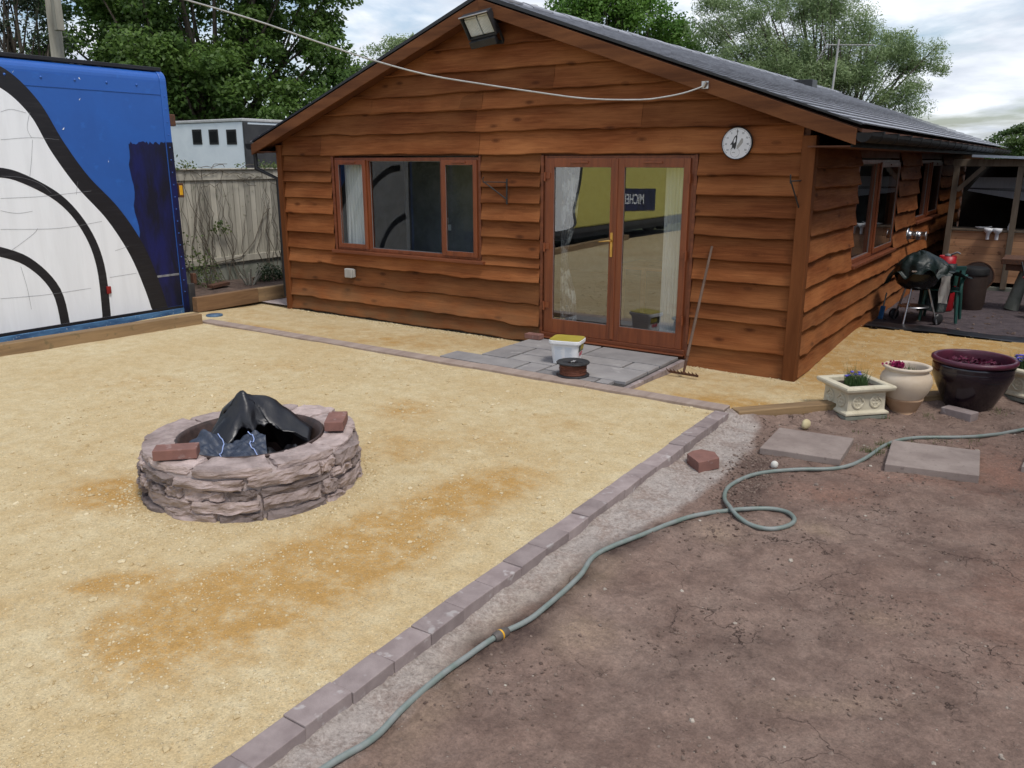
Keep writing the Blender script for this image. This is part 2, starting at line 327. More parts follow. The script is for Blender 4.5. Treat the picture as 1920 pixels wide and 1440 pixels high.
def glassmat(nm,ior):
    t=NT(nm); t.nt.nodes.remove(t.b)
    ge=t.n('NewGeometry'); dt=t.n('VectorMath',operation='DOT_PRODUCT'); t.l(ge.outputs['Normal'],dt.inputs[0]); t.l(ge.outputs['Incoming'],dt.inputs[1]); fz=t.math('ADD',ior,t.math('MULTIPLY',1-ior,t.math('POWER',t.math('SUBTRACT',1.,t.math('ABSOLUTE',dt.outputs['Value'])),5.)))
    tr=t.n('BsdfTransparent'); tr.inputs[0].default_value=(.80,.84,.84,1); gl=t.n('BsdfGlossy'); gl.inputs['Roughness'].default_value=.004; gl.inputs[0].default_value=(.95,.97,.97,1)
    nz=t.bump(t.noise(t.coord(),1.5,2),.02,.01); t.l(nz,gl.inputs['Normal'])
    ms=t.n('MixShader'); t.l(fz,ms.inputs[0]); t.l(tr.outputs[0],ms.inputs[1]); t.l(gl.outputs[0],ms.inputs[2]); t.l(ms.outputs[0],t.out.inputs[0]); return t.mat
M['glass']=glassmat('window_glazing',.05); M['doorglass']=glassmat('coated_door_glazing',.26)
def gravelmat():
    t=NT('hoggin_gravel'); v=t.coord((1,1,1),False)
    big=t.noise(v,.9,5); mid=t.noise(v,7,6,.62); fine=t.noise(v,60,6,.7)
    c=t.mix(t.ramp(big,.35,.65),(.53,.415,.235),(.59,.495,.31)); c=t.mix(t.ramp(mid,.38,.7,0,.6),c,(.43,.305,.14))
    st=t.math('MULTIPLY',t.attr('stain'),t.ramp(t.math('ADD',t.math('MULTIPLY',mid,.55),t.math('MULTIPLY',fine,.45)),.38,.58,.3,1.25),clamp=True)
    c=t.mix(t.math('MULTIPLY',st,.9),c,(.415,.235,.065))
    v1=t.n('TexVoronoi'); v1.inputs['Scale'].default_value=75; t.l(v,v1.inputs['Vector'])
    v2=t.n('TexVoronoi'); v2.inputs['Scale'].default_value=170; t.l(v,v2.inputs['Vector'])
    rs=t.n('SeparateColor'); t.l(v1.outputs['Color'],rs.inputs[0])
    s1=t.math('MULTIPLY',t.ramp(rs.outputs[0],.72,.9),t.ramp(v1.outputs['Distance'],.25,.42,1,0)); c=t.mix(t.math('MULTIPLY',s1,.38),c,(.66,.57,.39))
    rs2=t.n('SeparateColor'); t.l(v2.outputs['Color'],rs2.inputs[0])
    c=t.mulv(c,t.ramp(rs2.outputs[1],0,1,.86,1.11)); c=t.mulv(c,t.ramp(fine,.3,.7,.84,1.14)); c=t.mulv(c,t.ramp(t.noise(v,22,4,.6),.3,.7,.92,1.06))
    n=t.bump(v2.outputs['Distance'],.5,-.004); n=t.bump(t.math('MULTIPLY',s1,1.),.7,.006,n); n=t.bump(mid,.5,.02,n); n=t.bump(fine,.4,.006,n)
    return t.fin(c,t.ramp(st,0,1,.93,.8),n,0,.25)
def dirtmat():
    t=NT('compacted_earth'); v=t.coord((1,1,1),False)
    big=t.noise(v,.8,5,.55,.4); mid=t.noise(v,4.5,8,.66,.3); fine=t.noise(v,45,7,.7); sp=t.noise(v,110,3,.6)
    c=t.mix(t.ramp(big,.36,.64),(.197,.131,.103),(.245,.175,.141)); c=t.mix(t.ramp(mid,.42,.66,0,.7),c,(.118,.076,.061))
    c=t.mix(t.ramp(mid,.2,.42,.6,0),c,(.235,.175,.14))
    brk=t.ramp(t.math('ADD',t.math('MULTIPLY',mid,.6),t.math('MULTIPLY',fine,.4)),.34,.6,.1,1.35)
    def lay(c,a,col,k=1.): return t.mix(t.math('MULTIPLY',t.math('MULTIPLY',t.attr(a),brk,clamp=True),k),c,col)
    c=lay(c,'cement',(.365,.32,.288),.95); c=lay(c,'pink',(.27,.14,.098),.7); c=lay(c,'sand',(.38,.285,.185),.42); c=lay(c,'damp',(.055,.035,.03),.9)
    wv=t.n('VectorMath',operation='ADD'); nz=t.n('TexNoise'); nz.inputs['Scale'].default_value=9; nz.inputs['Detail'].default_value=5; t.l(v,nz.inputs['Vector'])
    sc=t.n('VectorMath',operation='SCALE'); t.l(nz.outputs['Color'],sc.inputs[0]); sc.inputs[3].default_value=.22; t.l(v,wv.inputs[0]); t.l(sc.outputs[0],wv.inputs[1])
    ed=t.vor(wv.outputs[0],3.1,'DISTANCE_TO_EDGE'); msk=t.ramp(t.noise(v,1.9,3),.53,.62); cr=t.math('MULTIPLY',t.ramp(ed,.003,.012,1,0),t.math('MULTIPLY',msk,t.math('SUBTRACT',1.,t.attr('cement'),clamp=True)))
    c=t.mix(t.math('MULTIPLY',cr,.8),c,(.045,.028,.022))
    vv=t.n('TexVoronoi'); vv.inputs['Scale'].default_value=48; t.l(v,vv.inputs['Vector']); rs=t.n('SeparateColor'); t.l(vv.outputs['Color'],rs.inputs[0])
    peb=t.math('MULTIPLY',t.ramp(rs.outputs[0],.955,.965),t.ramp(vv.outputs['Distance'],.16,.24,1,0)); c=t.mix(t.math('MULTIPLY',peb,.7),c,(.42,.36,.30))
    c=t.mulv(c,t.ramp(fine,.3,.7,.78,1.22)); c=t.mulv(c,t.ramp(sp,.3,.7,.86,1.14)); c=t.mulv(c,t.ramp(t.noise(v,17,5,.65),.32,.68,.87,1.13))
    n=t.bump(mid,.8,.04); n=t.bump(t.noise(v,17,5,.65),.6,.02,n); n=t.bump(fine,.8,.010,n); n=t.bump(t.math('SUBTRACT',peb,cr),.8,.012,n)
    return t.fin(c,.92,n,0,.25)
M['gravel']=gravelmat(); M['dirt']=dirtmat()
M['rearyard']=mat('purple_grey_chippings',(.095,.073,.078),(.055,.042,.046),9,(1,1,1),.92,.8,50,.02,speck=(60,(.24,.2,.21),.5))
M['grassland']=mat('rough_grass',(.06,.085,.03),(.09,.08,.04),.4,(1,1,1),.95,.5,4,.05)
M['blade']=leafmat('grass_blade',(.05,.09,.02),(.16,.19,.06),.25)
# ================================================================== ground
def grid(x0,x1,y0,y1,st):
    xs=np.linspace(x0,x1,int(round((x1-x0)/st))+1); ys=np.linspace(y0,y1,int(round((y1-y0)/st))+1)
    X,Y=np.meshgrid(xs,ys); nx,ny=len(xs),len(ys); i=np.arange(nx*ny).reshape(ny,nx)
    F=np.stack([i[:-1,:-1],i[:-1,1:],i[1:,1:],i[1:,:-1]],-1).reshape(-1,4); return X.ravel(),Y.ravel(),F
def blob(X,Y,cx,cy,rx,ry,ang,p=1.):
    c,s=math.cos(ang),math.sin(ang); u=((X-cx)*c+(Y-cy)*s)/rx; v=(-(X-cx)*s+(Y-cy)*c)/ry; return np.exp(-(u*u+v*v)**p)
g=npmesh('ground',[(-400,-400,-.16),(400,-400,-.16),(400,400,-.16),(-400,400,-.16)],[(0,1,2,3)],M['grassland']); struct(g)
EDGE=lambda y:-2.155-.018*(y-1.5)          # right (outer) side of the paver row
def edge_l(y): return EDGE(y)-.125
def yard_h(X,Y): return .012*(fbm(X*1.3,Y*1.3,3)-.5)*2+.006*(fbm(X*9,Y*9,5,3)-.5)
def make_yard():
    X,Y,F=grid(-10.4,-2.1,-12,6.72,.045)
    Z=yard_h(X,Y); st=np.zeros_like(X)
    for cx,cy,rx,ry,a,k in [(-3.10,2.45,.36,.62,-.05,1.9),(-3.22,1.95,.30,.32,0,1.5),(-3.04,3.1,.27,.5,0,1.4),(-3.06,3.9,.24,.6,-.1,1.5),(-2.85,4.3,.2,.3,0,.7),(-3.86,1.98,.22,.10,.9,1.3),(-3.7,2.2,.22,.1,.5,.5),(-4.93,2.70,.30,.26,.4,1.9),
        (-4.62,5.15,.3,.25,0,.9),(-4.0,4.4,.35,.28,0,.6),(-3.3,5.6,.4,.22,.3,.38),(-5.8,4.6,.5,.2,.3,.25),(-7.4,4.4,.5,.25,.5,.35),(-6.9,5.6,.7,.2,.2,.25),(-4.1,1.5,.5,.2,.4,.25),(-4.9,1.2,.5,.2,.4,.3),(-3.55,4.9,.35,.25,0,.35)]:
        st+=k*blob(X,Y,cx,cy,rx,ry,a)
    st*=.35+1.3*fbm(X*2.6+5,Y*2.6,9,5); st+=.18*np.clip(fbm(X*.9,Y*.9,21)-.52,0,1)*3
    keep=(X[F]<edge_l(Y[F])+.075).all(1); 
    return struct(npmesh('gravel_yard',np.stack([X,Y,Z],1),F[keep],M['gravel'],attrs={'stain':np.clip(st,0,1)},smooth=True),'pale beige hoggin gravel with rusty damp patches')
make_yard()
# diagonal sleeper line on the right of the side path
DX0,DY0=-2.24,6.66; DDX,DDY=.655,.756
def right_of_diag(X,Y): return (X-DX0)*DDY-(Y-DY0)*DDX
def path_h(X,Y): 
    base=-.035-.04*np.clip((Y-7)/1.2,0,1)+.085*np.clip((Y-8.6)/2.2,0,1)*(X>-2.6)
    base=np.where(X<-5.5,-.035-.035*np.clip((Y-7)/1.2,0,1),base)
    return base+.012*(fbm(X*2,Y*2,33)-.5)*2
def make_path():
    X,Y,F=grid(-10.6,2.6,6.70,11.75,.05)
    Z=path_h(X,Y); edge=11.45+.25*(fbm(X*1.5,X*0+2,44)-.5)*2+.06*X
    st=.5*np.clip(fbm(X*1.1,Y*1.6,71,5)*2.2-.75,0,1)+.75*np.clip((Y-7.6)/1.,0,1)*(X>-2.3)*(.55+.9*fbm(X*1.3,Y*1.6,3))+.8*blob(X,Y,-2.2,7.15,.7,.22,.2)+.6*blob(X,Y,-8.6,6.95,.9,.16,0)+.5*blob(X,Y,-6.6,7.4,.7,.3,0)
    st*=1-.9*np.exp(-np.abs(Y-8.27)/.08)*(X<-2.1)
    r=right_of_diag(X,Y); keep=((r[F]<.06)|(Y[F]>9.9)).all(1)&(Y[F]<edge[F]).all(1)&~((X[F]<-2.5)&(Y[F]>8.7)).all(1)
    keep&=((r[F]<.06)).all(1)
    return struct(npmesh('gravel_path',np.stack([X,Y,Z],1),F[keep],M['gravel'],attrs={'stain':np.clip(st,0,1)},smooth=True),'ochre gravel path round the cabin')
make_path()
HOSE=[(-2.0,1.5),(-1.99,1.74),(-1.97,1.94),(-1.99,2.15),(-2.0,2.47),(-1.98,2.78),(-1.94,2.96),(-1.93,3.18),(-1.94,3.5),(-1.98,3.77),(-1.88,4.13),(-1.75,4.54),(-1.59,4.81),(-1.44,4.99),(-1.3,5.04),(-1.21,4.95),(-1.2,4.84),(-1.27,4.72),(-1.39,4.69),(-1.54,4.77),(-1.68,4.99),(-1.72,5.23),(-1.65,5.54),(-1.45,5.8),(-1.18,6.02),(-1.07,6.31),(-1.0,6.74),(-.86,7.03),(-.54,7.26),(-.33,7.47),(-.12,7.78),(.2,8.3)]
def dirt_h(X,Y):
    e=X-EDGE(Y)
    h=-.08+.024*(fbm(X*1.1,Y*1.1,60)-.5)*2+.022*(fbm(X*4.5,Y*4.5,61)-.5)*2+.012*(fbm(X*14,Y*14,62,3)-.5)*2
    h+=.048*np.exp(-np.clip(e,0,9)/.16)*(e>-.2)*(fbm(X*3,Y*3,63)*.6+.5)
    h+=.055*np.exp(-np.clip(right_of_diag(X,Y)-.07,0,9)/.07)*(Y>6.6)
    cl=np.clip(fbm(X*11,Y*11,64,3)-.6,0,1)*blob(X,Y,-1.72,5.1,.22,1.3,.1)*.16+np.clip(fbm(X*12,Y*12,65,3)-.62,0,1)*.03
    return h+cl
def make_dirt():
    X,Y,F=grid(-2.32,4.2,-2.5,11.4,.03)
    Z=dirt_h(X,Y); e=X-EDGE(Y)
    wid=.13+.30*np.clip((Y-3.2)/3,0,1)*np.clip((7.0-Y)/1.2,0,1)+.10*(fbm(X*0+1,Y*1.7,80)-.4)
    wid=wid+.05*(fbm(X*9,Y*9,83)-.5)*2; cem=np.clip(1-(e-wid)/.05,0,1)*np.clip((6.9-Y)/.3,0,1)
    hp=np.array(HOSE); dm=np.full(X.shape,9.)
    for i in range(1,12):
        a,b=hp[i],hp[i+1]; d=b-a; t=np.clip(((X-a[0])*d[0]+(Y-a[1])*d[1])/(d@d),0,1); dm=np.minimum(dm,np.hypot(X-a[0]-t*d[0],Y-a[1]-t*d[1]))
    damp=np.clip(1-dm/.13,0,1)*(fbm(X*3,Y*3,81)*2.2-.3)*np.clip((Y-2.3)/.4,0,1)+.9*blob(X,Y,-1.90,2.95,.10,.22,0)+.8*blob(X,Y,-1.62,5.4,.14,.5,.25)+.6*blob(X,Y,-1.62,6.2,.2,.25,0)+.5*blob(X,Y,-.1,6.2,.5,.10,.25)+.5*blob(X,Y,-.35,4.9,.25,.3,0)+.4*blob(X,Y,-1.05,3.3,.5,.1,.9)
    sand=.9*blob(X,Y,-1.93,3.55,.12,.3,0)+.8*blob(X,Y,-1.7,3.05,.2,.17,0)+.8*blob(X,Y,-1.55,4.5,.14,.14,0)+.7*blob(X,Y,-2.07,2.9,.06,.5,0)+.6*blob(X,Y,-1.05,4.9,.15,.1,0)+.45*blob(X,Y,-.55,3.2,.3,.06,.6)+.5*blob(X,Y,-.5,4.0,.14,.08,0)+.5*blob(X,Y,-1.9,2.2,.1,.5,.2)
    pink=.9*blob(X,Y,-.2,6.6,.28,.5,0)+.8*blob(X,Y,-.75,6.05,.4,.12,.1)+.4*blob(X,Y,.2,4.6,.6,.8,0)+.5*blob(X,Y,-1.2,5.5,.4,.2,.4)
    r=right_of_diag(X,Y); keep=((r[F]>.02)|(Y[F]<6.75)).all(1)&(X[F]>EDGE(Y[F])-.06).all(1)
    return struct(npmesh('dirt_yard',np.stack([X,Y,Z],1),F[keep],M['dirt'],attrs={'cement':np.clip(cem,0,1),'damp':np.clip(damp,0,1),'sand':np.clip(sand,0,1),'pink':np.clip(pink,0,1)},smooth=True),'bare cracked brown earth')
make_dirt()
def make_rear():
    X,Y,F=grid(-2.3,12,11.0,26,.12); Z=-.03+.02*(fbm(X*2,Y*2,90)-.5)
    struct(npmesh('rear_yard',np.stack([X,Y,Z],1),F,M['rearyard'],smooth=True),'dark purple-grey yard under the shelter')
    X,Y,F=grid(-16,-10.45,7.3,26,.1); Z=.13+.07*(fbm(X*3,Y*3,91)-.5)
    struct(npmesh('soil_bed',np.stack([X,Y,Z],1),F,M['bedsoil'],smooth=True),'dark planting bed soil')
    X,Y,F=grid(-12,-9.72,-9,7.3,.12); Z=-.10+.03*(fbm(X*3,Y*3,92)-.5)
    keep=(X[F]<-9.75+.09*(Y[F]-4.15)).all(1)
    struct(npmesh('soil_strip',np.stack([X,Y,Z],1),F[keep],M['bedsoil'],smooth=True),'soil strip between sleeper and lorry')
    X,Y,F=grid(-10.44,-9.75,8.35,14,.08); Z=-.03+.01*(fbm(X*5,Y*5,93)-.5)+0*X
    struct(npmesh('cement_strip',np.stack([X,Y,Z],1),F,M['mortar'],smooth=True),'grey cement beside the cabin')
make_rear()
# loose stones: countless
def ico():
    t=(1+5**.5)/2; v=np.array([(-1,t,0),(1,t,0),(-1,-t,0),(1,-t,0),(0,-1,t),(0,1,t),(0,-1,-t),(0,1,-t),(t,0,-1),(t,0,1),(-t,0,-1),(-t,0,1)],float)/math.hypot(1,t)
    f=np.array([(0,11,5),(0,5,1),(0,1,7),(0,7,10),(0,10,11),(1,5,9),(5,11,4),(11,10,2),(10,7,6),(7,1,8),(3,9,4),(3,4,2),(3,2,6),(3,6,8),(3,8,9),(4,9,5),(2,4,11),(6,2,10),(8,6,7),(9,8,1)]); return v,f
IV,IF=ico()
def stones(P,R,jit=.28,flat=.62):
    n=len(P); V=IV[None]*(1+jit*rng.uniform(-1,1,(n,12,1)))
    V=V*np.stack([rng.uniform(.75,1.25,n),rng.uniform(.7,1.1,n),np.full(n,flat)*rng.uniform(.7,1.2,n)],1)[:,None,:]
    a=rng.uniform(0,2*PI,n); c,s=np.cos(a),np.sin(a); x=V[...,0]*c[:,None]-V[...,1]*s[:,None]; y=V[...,0]*s[:,None]+V[...,1]*c[:,None]
    V=np.stack([x,y,V[...,2]],-1)*R[:,None,None]+P[:,None,:]
    F=(IF[None]+12*np.arange(n)[:,None,None]).reshape(-1,3); return V.reshape(-1,3),F
def peb_mat(name,c1,c2):
    t=NT(name); c=t.mix(t.attr('tone'),c1,c2); c=t.mulv(c,t.ramp(t.noise(t.coord((1,1,1),False),90,4),.3,.7,.8,1.15)); return t.fin(c,.9,None,0,.25)
M['peb']=peb_mat('gravel_stone',(.44,.33,.17),(.62,.53,.35)); M['peb2']=peb_mat('soil_stone',(.16,.115,.095),(.42,.37,.31)); M['clod']=peb_mat('earth_clod',(.09,.06,.048),(.21,.155,.125))
def scatter(n,box,dens,rlo,rhi,hf,inside,name,matr,seed,par=1.8):
    P=[]
    X=rng.uniform(box[0],box[1],n); Y=rng.uniform(box[2],box[3],n); k=(rng.uniform(0,1,n)<dens(X,Y))&inside(X,Y); X,Y=X[k],Y[k]
    R=rlo+(rhi-rlo)*rng.uniform(0,1,len(X))**par; Z=hf(X,Y)+R*.15
    V,F=stones(np.stack([X,Y,Z],1),R); return struct(npmesh(name,V,F,matr,attrs={'tone':np.repeat(rng.uniform(0,1,len(X))**1.2,12)},smooth=False),None,'stuff')
near=lambda X,Y:np.clip(1.15-np.hypot(X+2.6,Y-1.8)/4.2,.12,1)
o=scatter(60000,(-7.6,-2.2,.6,6.62),lambda X,Y:near(X,Y)*np.clip(fbm(X*2.1,Y*2.1,101)*2.6-.75,.08,1),.0026,.0075,yard_h,lambda X,Y:X<edge_l(Y)-.01,'gravel_stones',M['peb'],1,2.2)
o['label']='loose pale stones lying on the gravel yard'
o=scatter(4200,(-7.6,-2.2,.6,6.62),lambda X,Y:np.clip(fbm(X*2.1,Y*2.1,101)*2.4-.8,.05,1),.007,.021,yard_h,lambda X,Y:X<edge_l(Y)-.01,'coarse_stones',M['peb'],1,2.6)
o['label']='coarser pale stones lying on the gravel yard'
PC=np.array([-4.40,3.345])
o=scatter(30000,(-5.7,-3.3,2,4.6),lambda X,Y:np.exp(-np.abs(np.hypot(X-PC[0],Y-PC[1])-.80)/.05)*.7,.004,.011,yard_h,lambda X,Y:np.hypot(X-PC[0],Y-PC[1])>.72,'kicked_gravel',M['peb'],2); o['label']='pale gravel banked round the fire pit foot'
o=scatter(26000,(-9.7,-2.1,8.05,8.36),lambda X,Y:np.exp(-np.abs(Y-8.30)/.05)*.6*np.clip(fbm(X*1.7,Y*0,111)*2.4-.6,.1,1),.005,.014,path_h,lambda X,Y:(X<-5.3)|(X>-3.35),'wall_foot_gravel',M['peb'],3); o['label']='pale chippings along the foot of the cabin wall'
o=scatter(3500,(-2.2,.6,7,11.4),lambda X,Y:.4+0*X,.004,.012,path_h,lambda X,Y:right_of_diag(X,Y)<-.05,'path_stones',M['peb'],4); o['label']='scattered pale stones on the side path'
o=scatter(42000,(-2.15,2.4,1,8.4),lambda X,Y:np.clip(fbm(X*2.4,Y*2.4,121)*3.4-1.5,.04,1),.0025,.011,dirt_h,lambda X,Y:((right_of_diag(X,Y)>.15)|(Y<6.5))&(X>-1.95+.12*np.clip(Y-3.5,0,2)),'earth_crumbs',M['clod'],5,2.4); o['label']='earth crumbs and grit on the bare soil'
o=scatter(16000,(-2.1,-1.1,4.2,7),lambda X,Y:blob(X,Y,-1.68,5.45,.13,.75,.12)*.8,.003,.014,dirt_h,lambda X,Y:right_of_diag(X,Y)>.1,'dark_clods',M['clod'],6,2.); o['label']='dark crumbly clods beside the cement strip'
o=scatter(3000,(-1.9,1,2.4,8.4),lambda X,Y:.06+.5*np.clip(fbm(X*1.7,Y*1.7,131)*2.4-1.1,0,1),.004,.017,dirt_h,lambda X,Y:(right_of_diag(X,Y)>.15)|(Y<6.5),'soil_stones',M['peb2'],8,3.); o['label']='small pale stones scattered on the bare soil'
o=scatter(1800,(-2.2,2,11.2,15),lambda X,Y:.3+0*X,.008,.03,lambda X,Y:-.03+0*X,lambda X,Y:Y>11.5,'yard_rubble',M['clod'],7,4.); o['label']='dark rubble on the rear yard'
# ================================================================== log cabin
YF=8.37; XL,XR=-9.79,-2.21; YB=24.3; RX=-6.0
cab=thing('log_cabin','single storey cabin clad in stained waney-edge boards with slate roof','cabin',(-6.0,8.4,0))
def roofz(x): return 3.735-(.372 if x<RX else .353)*abs(x-RX)
class Boards:
    def __init__(s): s.V=[];s.F=[];s.T=[];s.Wt=[]
    def board(s,P,u0,u1,zt,zb,amp,seed,clip=None,tone=1.,weather=0.,step=.05,bow=0.,lip=.038):
        n=max(2,int((u1-u0)/step)); us=np.linspace(u0,u1,n+1)
        amp=amp*.82; wv=amp*(fbm(us*1.6+seed*7.3,us*0,seed,2)-.5)*2+amp*.55*(fbm(us*5+seed*3.1,us*0,seed+5,3)-.5)*2
        kk=np.clip(vn(us*2.3+seed,us*0,seed+9)-.78,0,1)*amp*3.2; wv=wv-kk
        zbs=zb+wv+bow*np.sin((us-u0)/(u1-u0)*PI); zts=np.full_like(us,zt)
        tw=lip+.012*(fbm(us*3,us*0,seed+3,2)-.5)
        if clip is not None: cz=np.array([clip(x) for x in us]); zts=np.minimum(zts,cz)
        rows=[]
        for i,x in enumerate(us):
            b=min(zbs[i],zts[i]-.004) if clip is not None else zbs[i]
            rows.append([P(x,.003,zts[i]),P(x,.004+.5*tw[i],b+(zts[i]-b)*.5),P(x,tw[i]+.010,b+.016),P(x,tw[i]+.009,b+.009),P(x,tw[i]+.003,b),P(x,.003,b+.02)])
        o=len(s.V)
        for r in rows: s.V+=r
        m=6
        for i in range(len(rows)):
            bark_shade=.35+.5*float(np.clip(fbm(us[i]*2.7+seed,0.,seed+31,2)*2.2-.6,0,1)); s.T+=[tone*.92,tone,tone*1.04,tone*(.35+.65*bark_shade),tone*bark_shade*.7,tone*.35]  # dark waney bark edge, also painting in the shadow line under each board lip
        s.T+=[]; s.Wt+=[weather]*(len(rows)*m)
        for i in range(n):
            if clip is not None and zts[i]-zbs[i]<0 and zts[i+1]-zbs[i+1]<0: continue
            for j in range(m-1): a=o+i*m+j; s.F.append((a,a+1,a+m+1,a+m))
        for e in (0,n):
            a=o+e*m; s.F.append((a,a+1,a+2,a+3)); s.F.append((a,a+3,a+4,a+4)) if False else None
def PF(x,d,z): return (x,YF-d,z)
def PS(y,d,z): return (XR+d,y,z)
def clad_front():
    B=Boards(); sd=[0]
    def col(x0,x1,top,edges,amp=.014,joints=(),clip=None,wfun=lambda z:0.,step=.05):
        prev=top
        for i,e in enumerate(edges):
            xs=[x0]+[j for k,j in joints if k==i]+[x1]
            for a,b in zip(xs[:-1],xs[1:]):
                sd[0]+=1; B.board(PF,a+(.0015 if a!=x0 else 0),b-(.0015 if b!=x1 else 0),prev+.03,e,amp,sd[0],clip,random.uniform(.7,1.25),wfun(e),step)
            prev=e
    cl=lambda x:roofz(x)+.05
    ge=[3.62,3.40,3.14,2.895,2.70,2.44,2.177]
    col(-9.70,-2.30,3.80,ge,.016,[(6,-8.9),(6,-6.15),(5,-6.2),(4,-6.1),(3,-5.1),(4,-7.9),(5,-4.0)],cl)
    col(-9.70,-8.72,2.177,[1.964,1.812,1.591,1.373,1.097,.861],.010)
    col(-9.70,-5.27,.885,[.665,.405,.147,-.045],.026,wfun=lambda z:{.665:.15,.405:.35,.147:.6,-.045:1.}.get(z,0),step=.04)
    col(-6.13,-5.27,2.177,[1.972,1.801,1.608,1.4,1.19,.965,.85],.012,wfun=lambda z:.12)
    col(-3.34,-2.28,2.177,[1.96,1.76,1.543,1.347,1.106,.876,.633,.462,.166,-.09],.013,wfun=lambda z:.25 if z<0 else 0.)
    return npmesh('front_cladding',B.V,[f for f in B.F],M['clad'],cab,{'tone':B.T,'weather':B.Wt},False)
clad_front()
def clad_side():
    B=Boards(); sd=[300]
    def col(y0,y1,top,edges,amp=.022,step=.05,w=0.):
        prev=top
        for i,e in enumerate(edges):
            sd[0]+=1; B.board(PS,y0,y1,prev+.03,e,amp,sd[0],None,random.uniform(.75,1.25),w if e<.5 else 0.,step,lip=.046); prev=e
    up=[2.03,1.834,1.615,1.373,1.126,.86]
    col(8.40,10.40,2.2,up); col(12.98,14.72,2.2,up); col(17.08,24.3,2.2,up,step=.12); col(14.72,17.08,1.12,[.86])
    col(8.40,24.3,.87,[.623,.41,.17,-.07],.03,.05,.3)
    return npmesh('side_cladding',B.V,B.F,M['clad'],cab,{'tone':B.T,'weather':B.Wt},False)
clad_side()
# solid walls behind the boards, with openings
b=MB()
for x0,x1,z0,z1 in [(-9.76,-8.70,-.1,2.3),(-8.70,-6.15,-.1,.87),(-8.70,-6.15,2.17,2.3),(-6.15,-5.25,-.1,2.3),(-5.25,-3.36,-.1,.03),(-5.25,-3.36,2.17,2.3),(-3.36,-2.24,-.1,2.3)]: b.box(x0,x1,YF+.002,YF+.11,z0,z1)
b.prism([(-9.76,2.3),(-2.24,2.3),(-2.24,roofz(-2.24)+.05),(RX,roofz(RX)+.05),(-9.76,roofz(-9.76)+.05)],YF+.002,YF+.11)
for y0,y1,z0,z1 in [(YF+.112,10.42,-.1,2.3),(10.42,12.96,-.1,.87),(10.42,12.96,2.14,2.3),(12.96,14.74,-.1,2.3),(14.74,17.06,-.1,1.13),(14.74,17.06,2.14,2.3),(17.06,YB,-.1,2.3)]: b.box(XR-.11,XR-.002,y0,y1,z0,z1)
b.box(-9.76,-9.66,YF+.112,YB,-.1,2.3); b.box(-9.655,XR-.112,YB-.1,YB,-.1,2.3)
b.prism([(-9.76,2.302),(-2.24,2.302),(-2.24,roofz(-2.24)+.05),(RX,roofz(RX)+.05),(-9.76,roofz(-9.76)+.05)],YB-.1,YB)
b.build('wall',M['soffit'],cab)
b=MB(); b.box(-9.65,XR-.112,YF+.112,YB-.102,-.05,.035); b.build('interior_floor',M['intfloor'],cab)
b=MB(); b.box(-9.655,-9.64,YF+.115,14,.04,2.3); b.box(-9.63,-2.34,14.0,14.08,.04,2.3); b.box(-9.63,-2.34,YF+.115,14,2.301,2.33); b.box(-8.75,-7.35,9.9,10.0,.04,2.295); b.build('interior_wall',M['plaster'],cab)
b=MB(); b.box(XR-.082,XR+.05,YF-.074,YF+.05,-.10,2.34); b.build('corner_post',M['post'],cab,.006)
b=MB(); b.box(-9.80,-9.70,YF-.065,YF+.05,-.09,2.33); b.build('corner_post',M['post'],cab,.006)
# plinth shadow gap liner
b=MB(); b.box(-9.70,-5.28,YF-.012,YF+.001,-.14,-.02); b.box(-3.34,-2.36,YF-.012,YF+.001,-.14,-.06); b.box(XR,XR+.012,8.44,24.2,-.14,-.03); b.build('plinth',M['black'],cab)
